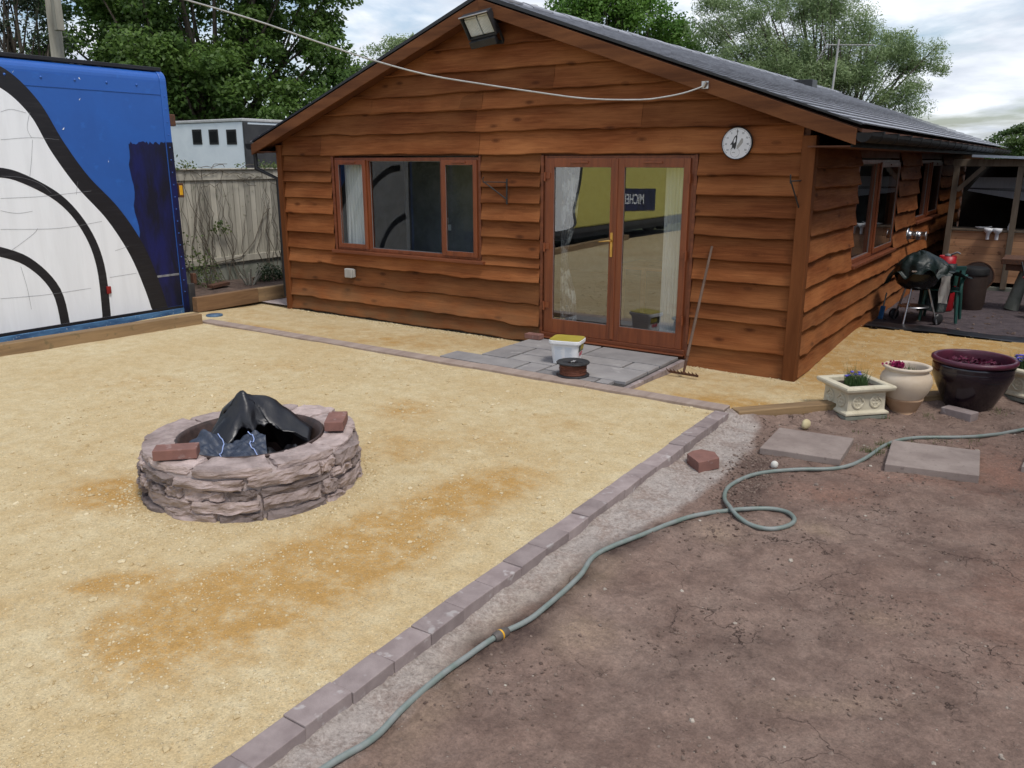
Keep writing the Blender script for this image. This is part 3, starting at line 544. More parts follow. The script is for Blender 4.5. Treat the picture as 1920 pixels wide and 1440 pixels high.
# roof
YG=8.14; EXR=-1.74; EXL=-10.17; YE=24.55
zr=lambda x:3.93-(.372 if x<RX else .352)*abs(x-RX)
def roof():
    for sgn,ex in ((1,EXR),(-1,EXL)):
        b=MB(); x0,x1=RX,ex
        b.prism([(x0,zr(x0)-.085),(x1,zr(x1)-.075),(x1,zr(x1)-.045),(x0,zr(x0)-.045)],YG+.06,YE-.03); b.build('roof_deck',M['soffit'],cab)
        B=MB(); L=math.hypot(ex-RX,zr(ex)-zr(RX)); nC=21; step=L/nC; ang=math.atan2(zr(ex)-zr(RX),abs(ex-RX))
        for c in range(nC):
            s0=c*step; s1=(c+1)*step+.015
            sw=.30; off=(c%2)*sw/2; y=YG+.035-off
            while y<YE:
                ya=max(y,YG+.035); yb=min(y+sw-.004,YE)
                if yb-ya>.03:
                    lift=random.uniform(0,.0012); tn=random.uniform(.9,1.1)
                    def pt(s,h,yy): return (RX+sgn*(s*math.cos(ang)-h*math.sin(ang)*1.0),yy,zr(RX)+s*math.sin(ang)+h*math.cos(ang))
                    h0=-.004; h1=.013+lift
                    vs=[pt(s0,h0,ya),pt(s1,h1,ya),pt(s1,h1,yb),pt(s0,h0,yb),pt(s1,h1-.012,ya),pt(s1,h1-.012,yb),pt(s0,h0-.012,ya),pt(s0,h0-.012,yb)]
                    B.add(vs,[(0,1,2,3),(1,4,5,2),(0,6,4,1),(3,2,5,7)],0,None,tn)
                y+=sw
        B.build('slates',M['slate'],cab)
    b=MB(); y=YG+.02; k=0
    while y<YE:
        yb=min(y+.45,YE+.02); h=.012 if k%2 else .018
        for sgn in (1,-1):
            sl=.352 if sgn>0 else .372
            b.add([(RX,y,zr(RX)+.03+h),(RX+sgn*.15,y,zr(RX)+.018+h-.15*sl),(RX+sgn*.15,yb+.02,zr(RX)+.018+h-.15*sl),(RX,yb+.02,zr(RX)+.03+h),(RX+sgn*.15,y,zr(RX)+h-.004-.15*sl),(RX+sgn*.15,yb+.02,zr(RX)+h-.004-.15*sl)],[(0,1,2,3),(1,4,5,2)],0,None,random.uniform(.9,1.2))
        y=yb; k+=1
    b.build('ridge_tile',M['slate'],cab)
    # bargeboards
    for nm,x0,x1 in (('right',RX,-1.775),('left',-10.14,RX)):
        b=MB(); top=lambda x:roofz(x)+.145
        b.prism([(x0,roofz(x0)),(x1,roofz(x1)),(x1,top(x1)),(x0,top(x0))],YG,YG+.032)
        b.build('bargeboard',M['barge'],cab,.004)
        b=MB(); b.prism([(x0,roofz(x0)+.02),(x1,roofz(x1)+.02),(x1,roofz(x1)+.035),(x0,roofz(x0)+.035)],YG+.034,YF-.002); b.build('soffit',M['soffit'],cab)
    b=MB(); b.prism([(XL-.32,zr(XL-.34)-.02),(XL-.32,zr(XL-.34)+.0),(RX,zr(RX)+.012),(EXR,zr(EXR)+.006),(EXR,zr(EXR)-.012),(RX,zr(RX)-.03)],YG+.004,YG+.035); b.build('verge_trim',M['black'],cab)
    # eaves boxes, fascia, gutter
    for sg,xe,xw in ((1,-1.80,XR),(-1,-10.12,-9.76)):
        b=MB(); b.box(min(xe,xe-sg*.02),max(xe,xe-sg*.02),YG+.034,YE-.03,2.225,2.385); b.build('fascia',M['gutter'],cab)
        b=MB(); xi=xw+sg*.004; b.box(min(xi,xe-sg*.022),max(xi,xe-sg*.022),YG+.034,YE-.03,2.228,2.242); b.build('soffit',M['soffit'],cab)
        b=MB(); n=9; vs=[];fs=[]; cx=xe+sg*.082; ys=[YG+.01,YE+.02]
        for y in ys:
            for i in range(n+1):
                a=PI+PI*i/n; vs.append((cx+.075*math.cos(a),y,2.352+.085*math.sin(a)))
            for i in range(n+1):
                a=2*PI-PI*i/n; vs.append((cx+.07*math.cos(a),y,2.352+.08*math.sin(a)))
        m=2*(n+1)
        for i in range(m): fs.append((i,(i+1)%m,m+(i+1)%m,m+i))
        fs+= [list(range(m)),list(range(m,2*m))[::-1]]
        b.add(vs,fs)
        y=YG+.5
        while y<YE:
            prof=[(cx+.081*math.cos(PI+PI*i/8),2.352+.092*math.sin(PI+PI*i/8)) for i in range(9)]
            b.prism([(cx-.081,2.37)]+prof+[(cx+.081,2.37)],y,y+.07); y+=.75
        b.add([(cx+.075*math.cos(PI+PI*i/n),YG+.008,2.352+.085*math.sin(PI+PI*i/n)) for i in range(n+1)],[list(range(n+1))])
        b.build('gutter',M['gutter'],cab)
roof()
b=MB(); b.tube([(-10.19,8.25,2.30),(-10.19,8.25,2.0),(-9.93,8.42,1.85),(-9.93,8.42,.1)],.034,10); b.build('downpipe',M['black'],cab)
b=MB(); b.box(-5.62,-5.2,19.2,19.6,zr(-5.4)-.06,zr(-5.4)+.10); b.build('roof_vent',M['black'],cab,.01)
b=MB(); b.lathe([(.07,0),(.07,.20),(.10,.20),(.10,.25),(.06,.3)],(-6.3,9.75,zr(-6.3)-.05),16); b.build('flue_cowl',M['lorrygrey'],cab)
b=MB(); b.bar((-5.75,8.2,zr(-5.75)+.045),(-5.45,8.2,zr(-5.45)+.045),.09,.03); b.build('verge_clip',M['slate'],cab,.008)
# ---- window / door joinery
def frame_rect(b,P,u0,u1,z0,z1,w,d0,d1,m=0):
    """rectangular ring; P(u,depth_out,z)"""
    def bx(a,c,e,f):
        vs=[P(u,d,z) for z in (e,f) for u,d in ((a,d0),(c,d0),(c,d1),(a,d1))]
        b.add(vs,[(3,2,1,0),(4,5,6,7),(0,1,5,4),(1,2,6,5),(2,3,7,6),(3,0,4,7)],m)
    bx(u0,u0+w,z0,z1); bx(u1-w,u1,z0,z1); bx(u0+w,u1-w,z0,z0+w); bx(u0+w,u1-w,z1-w,z1)
def pbox(b,P,a,c,d0,d1,e,f,m=0):
    vs=[P(u,d,z) for z in (e,f) for u,d in ((a,d0),(c,d0),(c,d1),(a,d1))]
    b.add(vs,[(3,2,1,0),(4,5,6,7),(0,1,5,4),(1,2,6,5),(2,3,7,6),(3,0,4,7)],m)
def pane(P,u0,u1,z0,z1,d,parent,m='glass'):
    b=MB(); b.add([P(u0,d,z0),P(u1,d,z0),P(u1,d,z1),P(u0,d,z1)],[(0,1,2,3)]); return b.build('pane',M[m],parent)
def bead(P,u0,u1,z0,z1,d,parent):
    b=MB(); frame_rect(b,P,u0-.012,u1+.012,z0-.012,z1+.012,.014,d,d+.006); return b.build('glazing_seal',M['bead'],parent)
def window(P,u0,u1,z0,z1,mull,casements,sill=(.08,.1)):
    b=MB(); frame_rect(b,P,u0,u1,z0,z1,.045,-.06,.012)
    for m in mull: pbox(b,P,m-.028,m+.028,-.058,.010,z0+.045,z1-.045)
    wn=b.build('window',M['upvc'],cab,.004)
    edges=[u0+.045]+[q for m in mull for q in (m-.028,m+.028)]+[u1-.045]
    for i in range(len(mull)+1):
        a,c=edges[2*i],edges[2*i+1]
        if i in casements:
            b=MB(); frame_rect(b,P,a-.018,c+.018,z0+.03,z1-.03,.062,.0125,.032); 
            pbox(b,P,(a+c)/2-.11,(a+c)/2+.11,.033,.045,z1-.068,z1-.05)
            b.build('sash',M['upvc'],wn,.004); g0,g1,h0,h1=a+.044,c-.044,z0+.092,z1-.092; dd=.018
        else: g0,g1,h0,h1=a+.006,c-.006,z0+.051,z1-.051; dd=-.03
        pane(P,g0,g1,h0,h1,dd,wn); bead(P,g0,g1,h0,h1,dd+.002,wn)
    b=MB(); pbox(b,P,u0-.07,u1+.10,-.02,.085,z0-.045,z0-.004); b.build('window_sill',M['upvcsill'],wn,.006)
    return wn
window(PF,-8.67,-6.17,.895,2.15,[-8.06,-6.76],(0,2))
window(PS,10.43,12.95,.90,2.12,[11.62],(1,)); window(PS,14.75,17.05,1.17,2.12,[15.9],(1,))
def doors():
    b=MB(); u0,u1,z0,z1=-5.225,-3.385,.05,2.165
    frame_rect(b,PF,u0,u1,z0,z1,.05,-.06,.012); fr=b.build('french_door_frame',M['upvc'],cab,.004)
    b=MB(); pbox(b,PF,u0-.01,u1+.015,-.05,.10,.034,.0485); pbox(b,PF,u0-.005,u1+.01,.0125,.05,.0495,.095); b.build('threshold',M['upvcsill'],fr,.004)
    mid=-4.275
    for k,(a,c) in enumerate(((u0+.035,mid-.012),(mid+.012,u1-.035))):
        lf=MB(); d0,d1=.0125,.04
        def bx(p,q,e,f): pbox(lf,PF,p,q,d0,d1,e,f)
        gl=(-5.078,-4.345) if k==0 else (-4.178,-3.492); gz=(.272,2.038)
        bx(a,gl[0],z0+.048,z1-.03); bx(gl[1],c,z0+.048,z1-.03); bx(gl[0],gl[1],z0+.048,gz[0]); bx(gl[0],gl[1],gz[1],z1-.03)
        lo=lf.build('door',M['upvc'],cab,.004)
        pane(PF,gl[0],gl[1],gz[0],gz[1],.02,lo,'doorglass'); bead(PF,gl[0],gl[1],gz[0],gz[1],.028,lo)
        b=MB(); pbox(b,PF,(a+c)/2-.11,(a+c)/2+.11,.0405,.053,z1-.085,z1-.062); b.build('trickle_vent',M['upvc'],lo,.004)
        hx=a-.004 if k==0 else c+.004
        for hz in (1.93,1.12,.42):
            b=MB(); b.lathe([(.013,0),(.013,.10)],(hx,YF-.055,hz-.05),10); pbox(b,PF,hx if k==0 else hx-.07,hx+.07 if k==0 else hx,.0405,.05,hz-.02,hz+.045); b.build('hinge',M['upvc'],lo)
        if k==0:
            b=MB(); x=-4.305; pbox(b,PF,x-.018,x+.018,.0405,.05,1.06,1.33); b.tube([(x,YF-.05,1.24),(x,YF-.085,1.24)],.010,8); b.tube([(x,YF-.085,1.24),(x-.02,YF-.09,1.242),(x-.14,YF-.09,1.225)],[.011,.011,.007],8)
            b.lathe([(.009,0),(.009,.003)],(0,0,0),10,M=Matrix.Translation((x,YF-.053,1.13))@Matrix.Rotation(PI/2,4,'X')); b.build('handle',M['gold'],lo)
    b=MB(); pbox(b,PF,mid-.022,mid+.022,.0405,.05,z0+.06,z1-.035); b.build('meeting_stile',M['upvc'],cab,.004)
    for x in (u0-.028,u1+.006): pass
doors()
for x0,x1,z0 in ((-5.268,-5.228,0.),(-3.38,-3.345,0.),(-8.715,-8.675,.87),(-6.165,-6.135,.87)): b=MB(); pbox(b,PF,x0,x1,-.01,.03,z0,2.17); b.build('opening_trim',M['upvcsill'],cab,.003)
# flue outlet on the side wall
b=MB(); RXm=Matrix.Rotation(PI/2,4,'Y')
b.lathe([(.11,0),(.11,.012),(.062,.014),(.062,.12),(.068,.12),(.068,.14),(.06,.14),(.06,.25),(.066,.25),(.066,.27),(.055,.27)],(0,0,0),20,M=Matrix.Translation((XR+.03,14.2,.99))@RXm); b.build('flue_outlet',M['steel'],cab)
# ---- curtains, things inside
def curtain(name,label,x0,x1,z0,z1,y,m,pl=.04,amp=.02,pinch=None):
    nx=max(8,int((x1-x0)/.008)); us=np.linspace(0,1,nx); zs=np.linspace(z0,z1,24); V=[];F=[]
    for z in zs:
        t=(z-z0)/(z1-z0); wd=1.
        if pinch: wd=1-.62*math.exp(-((t-pinch)/.16)**2)
        for u in us: V.append((x0+(x1-x0)*u*wd,y+amp*math.sin(u*(x1-x0)/pl*2*PI)*(1+.3*math.sin(7*t+u*9)),z))
    for j in range(len(zs)-1):
        for i in range(nx-1): a=j*nx+i; F.append((a,a+1,a+nx+1,a+nx))
    o=npmesh(name,V,F,m,None,{'tone':np.ones(len(V))},True); so=o.modifiers.new('thick','SOLIDIFY'); so.thickness=.002
    return tag(o,label,'curtain')
curtain('curtain','white pleated curtain behind the right-hand glass door',-3.78,-3.44,.10,2.1,8.55,M['curtain'])
curtain('curtain','dark patterned tied-back curtain behind the left-hand glass door',-5.10,-4.86,.10,2.1,8.55,M['curtain2'],.05,.02,.45)
curtain('curtain','white curtain behind the left casement of the front window',-8.64,-8.20,.8,2.15,8.52,M['curtain'],.06,.02)
curtain('curtain','narrow white curtain edge behind the right casement of the front window',-6.30,-6.2,.8,2.15,8.55,M['curtain'],.04,.012)
def inside_table():
    t=thing('dining_table','small pale wooden table seen through the right-hand glass door','table',(-4.4,10.2,.035))
    b=MB(); b.box(-5.0,-3.8,9.8,10.6,.73,.77); b.build('tabletop',M['panelpine'],t,.004)
    for x in (-4.95,-3.9):
        for y in (9.85,10.5): b=MB(); b.box(x,x+.05,y,y+.05,.036,.729); b.build('leg',M['panelpine'],t)
    t=thing('sideboard','low dark sideboard behind the middle window pane','sideboard',(-6.9,10.4,.035))
    b=MB(); b.box(-7.3,-6.3,10.2,10.65,.036,.95); b.build('carcass',M['darkint'],t,.006); b=MB(); b.box(-7.32,-6.28,10.18,10.67,.951,.98); b.build('top',M['darkint'],t,.004)
    for (x,z,wd,h) in ((-7.98,1.09,.14,.09),(-7.98,1.19,.09,.09)): 
        o=MB().box(x,x+wd,9.885,9.898,z,z+h).build('wall_socket',M['whitepl'],cab,.004)
inside_table()
# ---- things fixed to the cabin
def thermometer():
    c=Vector((-2.935,YF-.055,2.275)); R=.152
    t=thing('dial_thermometer','round white garden dial thermometer hung right of the glass doors','thermometer',c)
    Mx=Matrix.Translation(c)@Matrix.Rotation(PI/2,4,'X')
    b=MB(); b.lathe([(R+.004,-.018),(R+.006,.0),(R+.004,.012),(R-.003,.014),(R-.003,.008)],(0,0,0),48,M=Mx,cap=True); b.build('case',M['black'],t)
    b=MB(); b.lathe([(R-.003,.0085),(R-.003,.0095)],(0,0,0),48,M=Mx,smooth=False); b.build('dial',M['whitepl'],t)
    b=MB()
    def flat(poly,h=.0105): b.add([(x,y,h) for x,y in poly],[list(range(len(poly)))],0,Mx)
    for i in range(81):
        a=math.radians(222-i*264/80*1.0); r0=R-.009; r1=R-.009-(.014 if i%10==0 else .008); ww=.0009 if i%10 else .0016
        ca,sa=math.cos(a),math.sin(a); flat([(r0*ca-ww*sa,r0*sa+ww*ca),(r0*ca+ww*sa,r0*sa-ww*ca),(r1*ca+ww*sa,r1*sa-ww*ca),(r1*ca-ww*sa,r1*sa+ww*ca)])
    for k,s in enumerate(('30','20','10','0','10','20','30','40','50')):
        a=math.radians(215-k*250/8); vs,fs=text_mesh(s,.024); b.add([(x+.112*math.cos(a),y+.112*math.sin(a),.0105) for x,y,z in vs],fs,0,Mx)
    b.build('dial_scale',M['black'],t); b=MB()
    rr=.046; cx,cyy=-.012,-.088
    for i in range(36):
        a,a2=2*PI*i/36,2*PI*(i+1)/36; flat([(cx+rr*math.cos(a),cyy+rr*math.sin(a)),(cx+rr*math.cos(a2),cyy+rr*math.sin(a2)),(cx+(rr-.0018)*math.cos(a2),cyy+(rr-.0018)*math.sin(a2)),(cx+(rr-.0018)*math.cos(a),cyy+(rr-.0018)*math.sin(a))])
    b.build('inner_dial_ring',M['black'],t)
    b=MB(); b.box(-.03,.0,-.0015,.0015,.0115,.0125,0,Mx@Matrix.Translation((cx,cyy,0))); b.build('pointer',M['black'],t); b=MB(); b.box(-.0022,.0022,.0,.055,.0115,.0125,0,Mx@Matrix.Translation((.0,.075,0))); b.build('pointer',M['black'],t)
    # bird drawing printed on the dial
    b=MB(); birds=[(-.005,.06),(-.02,.045),(-.033,.015),(-.05,-.012),(-.035,-.008),(-.035,-.03),(-.048,-.05),(-.025,-.03),(-.012,-.045),(-.003,-.02),(-.0,.02),(.002,.048)]
    b.add([(x*1.35,y*1.35,.0108) for x,y in birds],[list(range(len(birds)))],0,Mx)
    bel=[(-.012,.045),(-.024,.02),(-.022,.0),(-.010,.01),(-.008,.035)]
    b.add([(x*1.35,y*1.35,.0112) for x,y in bel],[list(range(len(bel)))],1,Mx)
    gr=[(.008,-.04),(.002,-.02),(.02,.012),(.034,.035),(.045,.03),(.045,.005),(.03,-.015)]
    b.add([(x*1.4,y*1.4,.0107) for x,y in gr],[list(range(len(gr)))],2,Mx)
    b.build('printed_bird',[M['black'],M['whitepl'],M['greypl']],t)
thermometer()
def floodlight():
    c=Vector((-5.98,8.16,3.62)); t=thing('floodlight','boxy black twin-panel heater lamp hung under the gable peak','lamp',c)
    Rm=Matrix.Translation(c)@Matrix.Rotation(math.radians(-6),4,'Y')@Matrix.Rotation(math.radians(34),4,'X')
    Wd,Hh=.20,.135
    b=MB(); 
    for x0,x1,z0,z1 in ((-Wd,-Wd+.018,-Hh,Hh),(Wd-.018,Wd,-Hh,Hh),(-Wd+.018,Wd-.018,Hh-.016,Hh),(-Wd+.018,Wd-.018,-Hh,-Hh+.016)): b.box(x0,x1,-.075,.03,z0,z1,0,Rm)
    b.box(-Wd+.018,Wd-.018,.0,.03,-Hh+.016,Hh-.016,0,Rm); b.build('housing',M['black'],t,.004)
    b=MB()
    for side in (-1,1):
        for i in range(9):
            x=side*.092+(i-4)*.0185; b.tube([Rm@Vector((x,-.03,-Hh+.03)),Rm@Vector((x,-.03,Hh-.05))],.0075,6)
        b.box(side*.092-.083,side*.092+.083,-.022,-.012,-Hh+.02,Hh-.03,0,Rm)
    b.build('tube_panel',M['grille'],t)
    b=MB(); b.tube([Rm@Vector((-Wd,-.08,Hh+.006)),Rm@Vector((Wd,-.08,Hh+.006))],.008,8); b.build('guard_rail',M['steel'],t)
    b=MB(); 
    for s in (-1,1): b.bar(Rm@Vector((s*(Wd+.006),.0,.0)),Vector((c.x+s*(Wd+.006),YF-.045,c.z-.19)),.01,.035)
    b.bar(Vector((c.x-Wd-.01,YF-.045,c.z-.19)),Vector((c.x+Wd+.01,YF-.045,c.z-.19)),.02,.04); b.build('bracket',M['black'],t)
    b=MB(); b.box(-Wd+.02,Wd-.02,-.12,-.05,-Hh-.085,-Hh-.003,0,Rm); b.build('control_box',M['black'],t,.006)
floodlight()
def bracket(name,label,px,z0,z1,ln):
    t=thing(name,label,'bracket',(px,YF-.03,z0))
    b=MB(); b.box(px-.008,px+.008,YF-.060,YF-.048,z0,z1); b.build('back_bar',M['rope'],t)
    y0=YF-.054
    return t,y0
t,y0=bracket('hanging_basket_bracket','rusty hanging basket bracket folded flat between window and doors',-5.73,1.60,1.90,.3)
b=MB(); b.tube([(-5.73,y0-.006,1.86),(-6.04,y0-.05,1.86)],.006,6); b.tube([(-5.73,y0-.006,1.66),(-6.03,y0-.05,1.86)],.008,6); b.tube([(-6.04,y0-.05,1.85),(-6.05,y0-.05,1.90),(-6.03,y0-.05,1.92)],.006,6); b.build('arm',M['rope'],t)
t,y0=bracket('hanging_basket_bracket','rusty hanging basket bracket on the right corner post of the cabin',-2.27,1.60,1.95,.3)
b=MB(); b.tube([(-2.27,y0-.006,1.92),(-2.30,y0-.27,1.92)],.006,6); b.tube([(-2.27,y0-.006,1.66),(-2.30,y0-.24,1.91)],.008,6); b.tube([(-2.30,y0-.26,1.90),(-2.30,y0-.28,1.98)],.008,6); b.build('arm',M['rope'],t)
t=thing('junction_box','grey electrical socket box on the boards below the front window','socket box',(-8.43,YF-.03,.5))
b=MB(); b.box(-8.50,-8.36,YF-.10,YF-.035,.51,.64); b.build('box_body',M['greypl'],t,.012,3)
b=MB(); b.box(-8.355,-8.335,YF-.085,YF-.04,.52,.63); b.build('cover_flap',M['greypl'],t,.006)
def cable():
    A=np.array([-3.236,8.10,2.824]); T=np.array([-10.9,3.0]); dr=T-A[:2]; pts=[]
    for px,py in [(1323,160),(1305,167),(1280,175),(1245,182),(1200,187),(1100,185),(1000,172),(900,157),(800,140),(700,113),(600,80),(500,45),(420,20),(350,0)]:
        r=ray(px,py); m=np.array([[dr[0],-r[0]],[dr[1],-r[1]]]); s,tt=np.linalg.solve(m,-A[:2]); pts.append(CC+r*tt)
    d=pts[-1]-pts[-2]; d/=np.linalg.norm(d)
    L=np.linalg.norm(T-pts[-1][:2])/np.linalg.norm(d[:2])
    for k in (.25,.5,.75,1): pts.append(pts[-1]+d*L*.25 if k<2 else 0)
    # smooth resample
    P=np.array(pts); out=[]
    for i in range(len(P)-1):
        p0=P[max(i-1,0)];p1=P[i];p2=P[i+1];p3=P[min(i+2,len(P)-1)]
        for t_ in (0,.33,.66): out.append(.5*((2*p1)+(-p0+p2)*t_+(2*p0-5*p1+4*p2-p3)*t_**2+(-p0+3*p1-3*p2+p3)*t_**3))
    out.append(P[-1])
    t=thing('overhead_cable','pale grey cable sagging from the bargeboard up over the yard','cable',tuple(P[0]))
    b=MB(); b.tube(out,.0078,8); b.build('cable_sheath',M['cable'],t)
    b=MB(); b.box(A[0]-.025,A[0]+.045,8.11,8.138,2.79,2.86); b.tube([(A[0],8.10,2.80),(A[0]+.03,8.09,2.85)],.014,8); b.build('anchor_clip',M['steel'],t)
    e=P[-1]; t=thing('steel_mast','thin steel mast carrying the far end of the cable beside the lorry','mast',(e[0]+.05,e[1],0))
    b=MB(); b.lathe([(.035,0),(.03,e[2]+.15)],(e[0]+.05,e[1],0),12); b.build('mast_tube',M['steel'],t)
    b=MB(); b.lathe([(.05,0),(.05,.05)],(e[0]+.05,e[1],e[2]-.02),12); b.build('cable_collar',M['steel'],t)
cable()
def antenna():
    x,y,z=-6.05,24.35,3.9; t=thing('tv_aerial','television aerial on a pole at the far end of the ridge','aerial',(x,y,z))
    b=MB(); b.tube([(x,y,z),(x+.05,y,5.25)],.028,8); b.build('mast',M['greypl'],t)
    b=MB(); d=Vector((.75,.35,-.02)).normalized(); a=Vector((x-.25,y-.1,5.12)); e=a+d*1.25; b.tube([a,e],.014,6)
    for i in range(12): 
        p=a+d*(.35+i*.075); q=Vector((-.42,.9,0)); b.tube([p-q*.1,p+q*.1],.012,5)
    for s in (-1,1):
        for i in range(4): p=a+Vector((0,0,s*(.08+i*.09)))-d*(.05*i); b.tube([p+Vector((.14,-.3,0)),p-Vector((.14,-.3,0))],.008,5)
        b.tube([a,a+Vector((0,0,s*.42))-d*.2],.010,5)
    b.build('antenna_array',M['greypl'],t)
antenna()
# ================================================================== lorry box on the left
XT=-10.75; TY1=7.27; TY0=4.42; TZ=3.30; SY1=.35; SY0=-9.4
def lorry_box():
    t=thing('box_lorry','blue box lorry body painted with a white and black wave design','lorry body',(XT-1.2,0,0))
    r=.13; prof=[(XT,.02)]+[(XT-r+r*math.cos(a),TZ-r+r*math.sin(a)) for a in np.linspace(0,PI/2,7)]+[(XT-2.4,TZ),(XT-2.4,.02)]
    b=MB(); b.prism(prof,TY0,TY1-.10); b.build('box_body',M['blue'],t)
    pr=[(XT+.012,-.12)]+[(XT-r+(r+.012)*math.cos(a),TZ-r+(r+.012)*math.sin(a)) for a in np.linspace(0,PI/2,7)]+[(XT-2.41,TZ+.012),(XT-2.41,-.12)]
    b=MB(); b.prism(pr,TY1-.098,TY1); b.build('corner_pillar',M['blue'],t,.01)
    rv=[((XT+.012,TY1-.05,.25+i*.17),.7) for i in range(17)]+[((XT+.007,TY1-.45-i*.42,TZ-.205),1.) for i in range(6)]
    r0=MB().lathe([(.016,0),(.013,.008),(.004,.012)],(0,0,0),8,M=Matrix.Rotation(PI/2,4,'Y')).build('rivet',M['blue'],None)
    for i,(q,sc_) in enumerate(rv):
        o=r0 if i==0 else r0.copy()
        if i: COL.objects.link(o)
        o.parent=t; o.location=Vector(q)-t.location; o.scale=(sc_,sc_,sc_)
    b=MB(); b.box(XT+.0005,XT+.004,TY0,TY1-.101,TZ-.30,TZ-.15); b.box(XT+.0005,XT+.007,TY0,TY1-.101,TZ-.312,TZ-.300); b.build('cant_rail',M['blue'],t)
    b=MB(); b.box(XT-.14,XT-.05,TY0,TY1-.02,TZ+.001,TZ+.05); b.build('roof_rail',M['blackv'],t,.006)
    b=MB(); b.box(XT-.02,XT+.03,TY0,TY1-.101,-.11,.018); b.build('base_rail',M['railblue'],t,.006)
    b=MB(); b.box(XT+.0005,XT+.016,TY0,TY1-.101,.0185,.055); b.build('base_trim',M['blackv'],t,.003)
    b=MB(); b.box(XT-.03,XT+.05,TY1+.001,TY1+.10,-.1,.36); b.build('rear_buffer',M['lorrydark'],t,.01)
    b=MB(); b.box(XT-.06,XT-.0,TY1+.001,TY1+.012,1.60,1.80); b.box(XT-.05,XT+.03,TY1+.0125,TY1+.09,1.60,1.80); b.build('marker_bracket',M['rust'],t,.006)
    b=MB(); b.box(XT-.035,XT+.036,TY1+.02,TY1+.075,1.63,1.77); b.build('amber_lamp',M['amber'],t,.01)
    b=MB(); b.box(XT-.05,XT+.01,TY1+.001,TY1+.09,2.58,2.74); b.build('upper_marker_lamp',M['rust'],t,.01)
    b=MB(); b.box(XT-.05,XT+.03,TY1+.101,TY1+.16,.34,.50); b.build('low_reflector',M['rust'],t,.01)
    # painted design: 2-3 mm sheets on the panel
    def sheet(pts,h,name,m):
        b=MB(); b.add([(XT+h,y,z) for y,z in pts],[list(range(len(pts)))]); o=b.build(name,m,t)
        import bmesh
        bm=bmesh.new(); bm.from_mesh(o.data); bmesh.ops.triangulate(bm,faces=bm.faces); bm.to_mesh(o.data); bm.free(); return o
    def cr(P,n=8):
        P=np.array(P,float); out=[]
        for i in range(len(P)-1):
            p0=P[max(i-1,0)];p1=P[i];p2=P[i+1];p3=P[min(i+2,len(P)-1)]
            for k in range(n):
                q=k/n; out.append(tuple(.5*((2*p1)+(-p0+p2)*q+(2*p0-5*p1+4*p2-p3)*q**2+(-p0+3*p1-3*p2+p3)*q**3)))
        return out+[tuple(P[-1])]
    T2=lambda L:[tuple(PX(a,b_,XT)[1:]) for a,b_ in L]
    outer=cr(T2([(-60,105),(10,130),(72,190),(118,265),(165,330),(222,390),(268,458),(298,528),(318,590)])); outer=[(y,max(z,.058)) for y,z in outer]
    outer=[p for p in outer if p[0]>TY0+.05]; q0=TY0+.05
    sheet(outer+[(q0,.058),(q0,2.99)],.0075,'black_wave_border',M['blackv'])
    inner=cr(T2([(-60,150),(0,165),(55,215),(96,285),(145,352),(200,412),(243,478),(272,545),(290,600)])); inner=[(y,max(z,.06)) for y,z in inner]; inner=[p for p in inner if p[0]>TY0+.12]
    sheet(inner+[(TY0+.12,.06),(TY0+.12,2.85)],.0095,'white_wave_panel',M['white'])
    def ribbon(cl,wd,h,name,m):
        cl=np.array(cr(cl,6)); d=np.gradient(cl,axis=0); d/=np.linalg.norm(d,axis=1)[:,None]; nn=np.stack([-d[:,1],d[:,0]],1); wds=(np.array(wd) if hasattr(wd,'__len__') else np.full(len(cl),wd)); 
        wv=np.interp(np.linspace(0,1,len(cl)),np.linspace(0,1,len(wds)),wds)[:,None]
        A=cl+nn*wv/2; B_=cl-nn*wv/2; b=MB(); n=len(cl)
        b.add([(XT+h,y,max(z,.062)) for y,z in A]+[(XT+h,y,max(z,.062)) for y,z in B_],[(i,i+1,n+i+1,n+i) for i in range(n-1)]); return b.build(name,m,t)
    for L,wd in (([(-28,322),(30,330),(110,372),(160,430),(188,500),(200,600)],[.12,.10,.12]),([(-25,466),(50,490),(105,545),(125,625)],[.12,.11,.12])):
        ribbon([p for p in T2(L)],wd,.0035+.008,'black_wave_band',M['blackv'])
    # thin splits in the vinyl sheets
    b=MB()
    for L in ([(0,262),(60,258),(110,262)],[(0,330),(40,333),(75,345),(95,362)],[(0,372),(80,368),(170,358)],[(60,262),(58,300),(55,330)],[(0,430),(110,428),(190,415)],[(20,470),(60,440),(70,428)],[(145,340),(142,365)],[(0,560),(90,552),(170,540)],[(38,500),(50,540),(58,580)],[(55,210),(50,240),(58,258)],[(0,210),(20,205),(48,212)],[(215,470),(240,462)],[(205,520),(255,512)],[(0,395),(30,400),(60,396)]):
        c=np.array(cr(T2(L),5)); d=np.gradient(c,axis=0); d/=np.linalg.norm(d,axis=1)[:,None]; nn=np.stack([-d[:,1],d[:,0]],1)*.0017; n=len(c)
        b.add([(XT+.0135,y,z) for y,z in c+nn]+[(XT+.0135,y,z) for y,z in c-nn],[(i,i+1,n+i+1,n+i) for i in range(n-1)])
    b.build('vinyl_split',M['crackv'],t)
    # dark navy brushed-out paint
    rp=[(6.60+.02*math.sin(k*1.1)+random.uniform(-.008,.008)+.05*max(0,1.3-z),z) for k,z in enumerate(np.linspace(.06,2.33,26))]
    top=[(y,2.34+random.uniform(-.02,.03)) for y in np.linspace(6.62,7.165,24)]
    sheet(rp+top+[(7.168,.06)],.0028,'navy_paint_patch',M['navy'])
    b=MB(); b.box(XT-.3,XT+.0155,TY1-.094,TY1+.0008,-.11,2.36); b.build('navy_pillar_paint',M['navy'],t)
    b=MB(); b.box(XT+.001,XT+.006,6.75,7.16,.50,.53); b.build('scuffed_strip',M['crackv'],t)
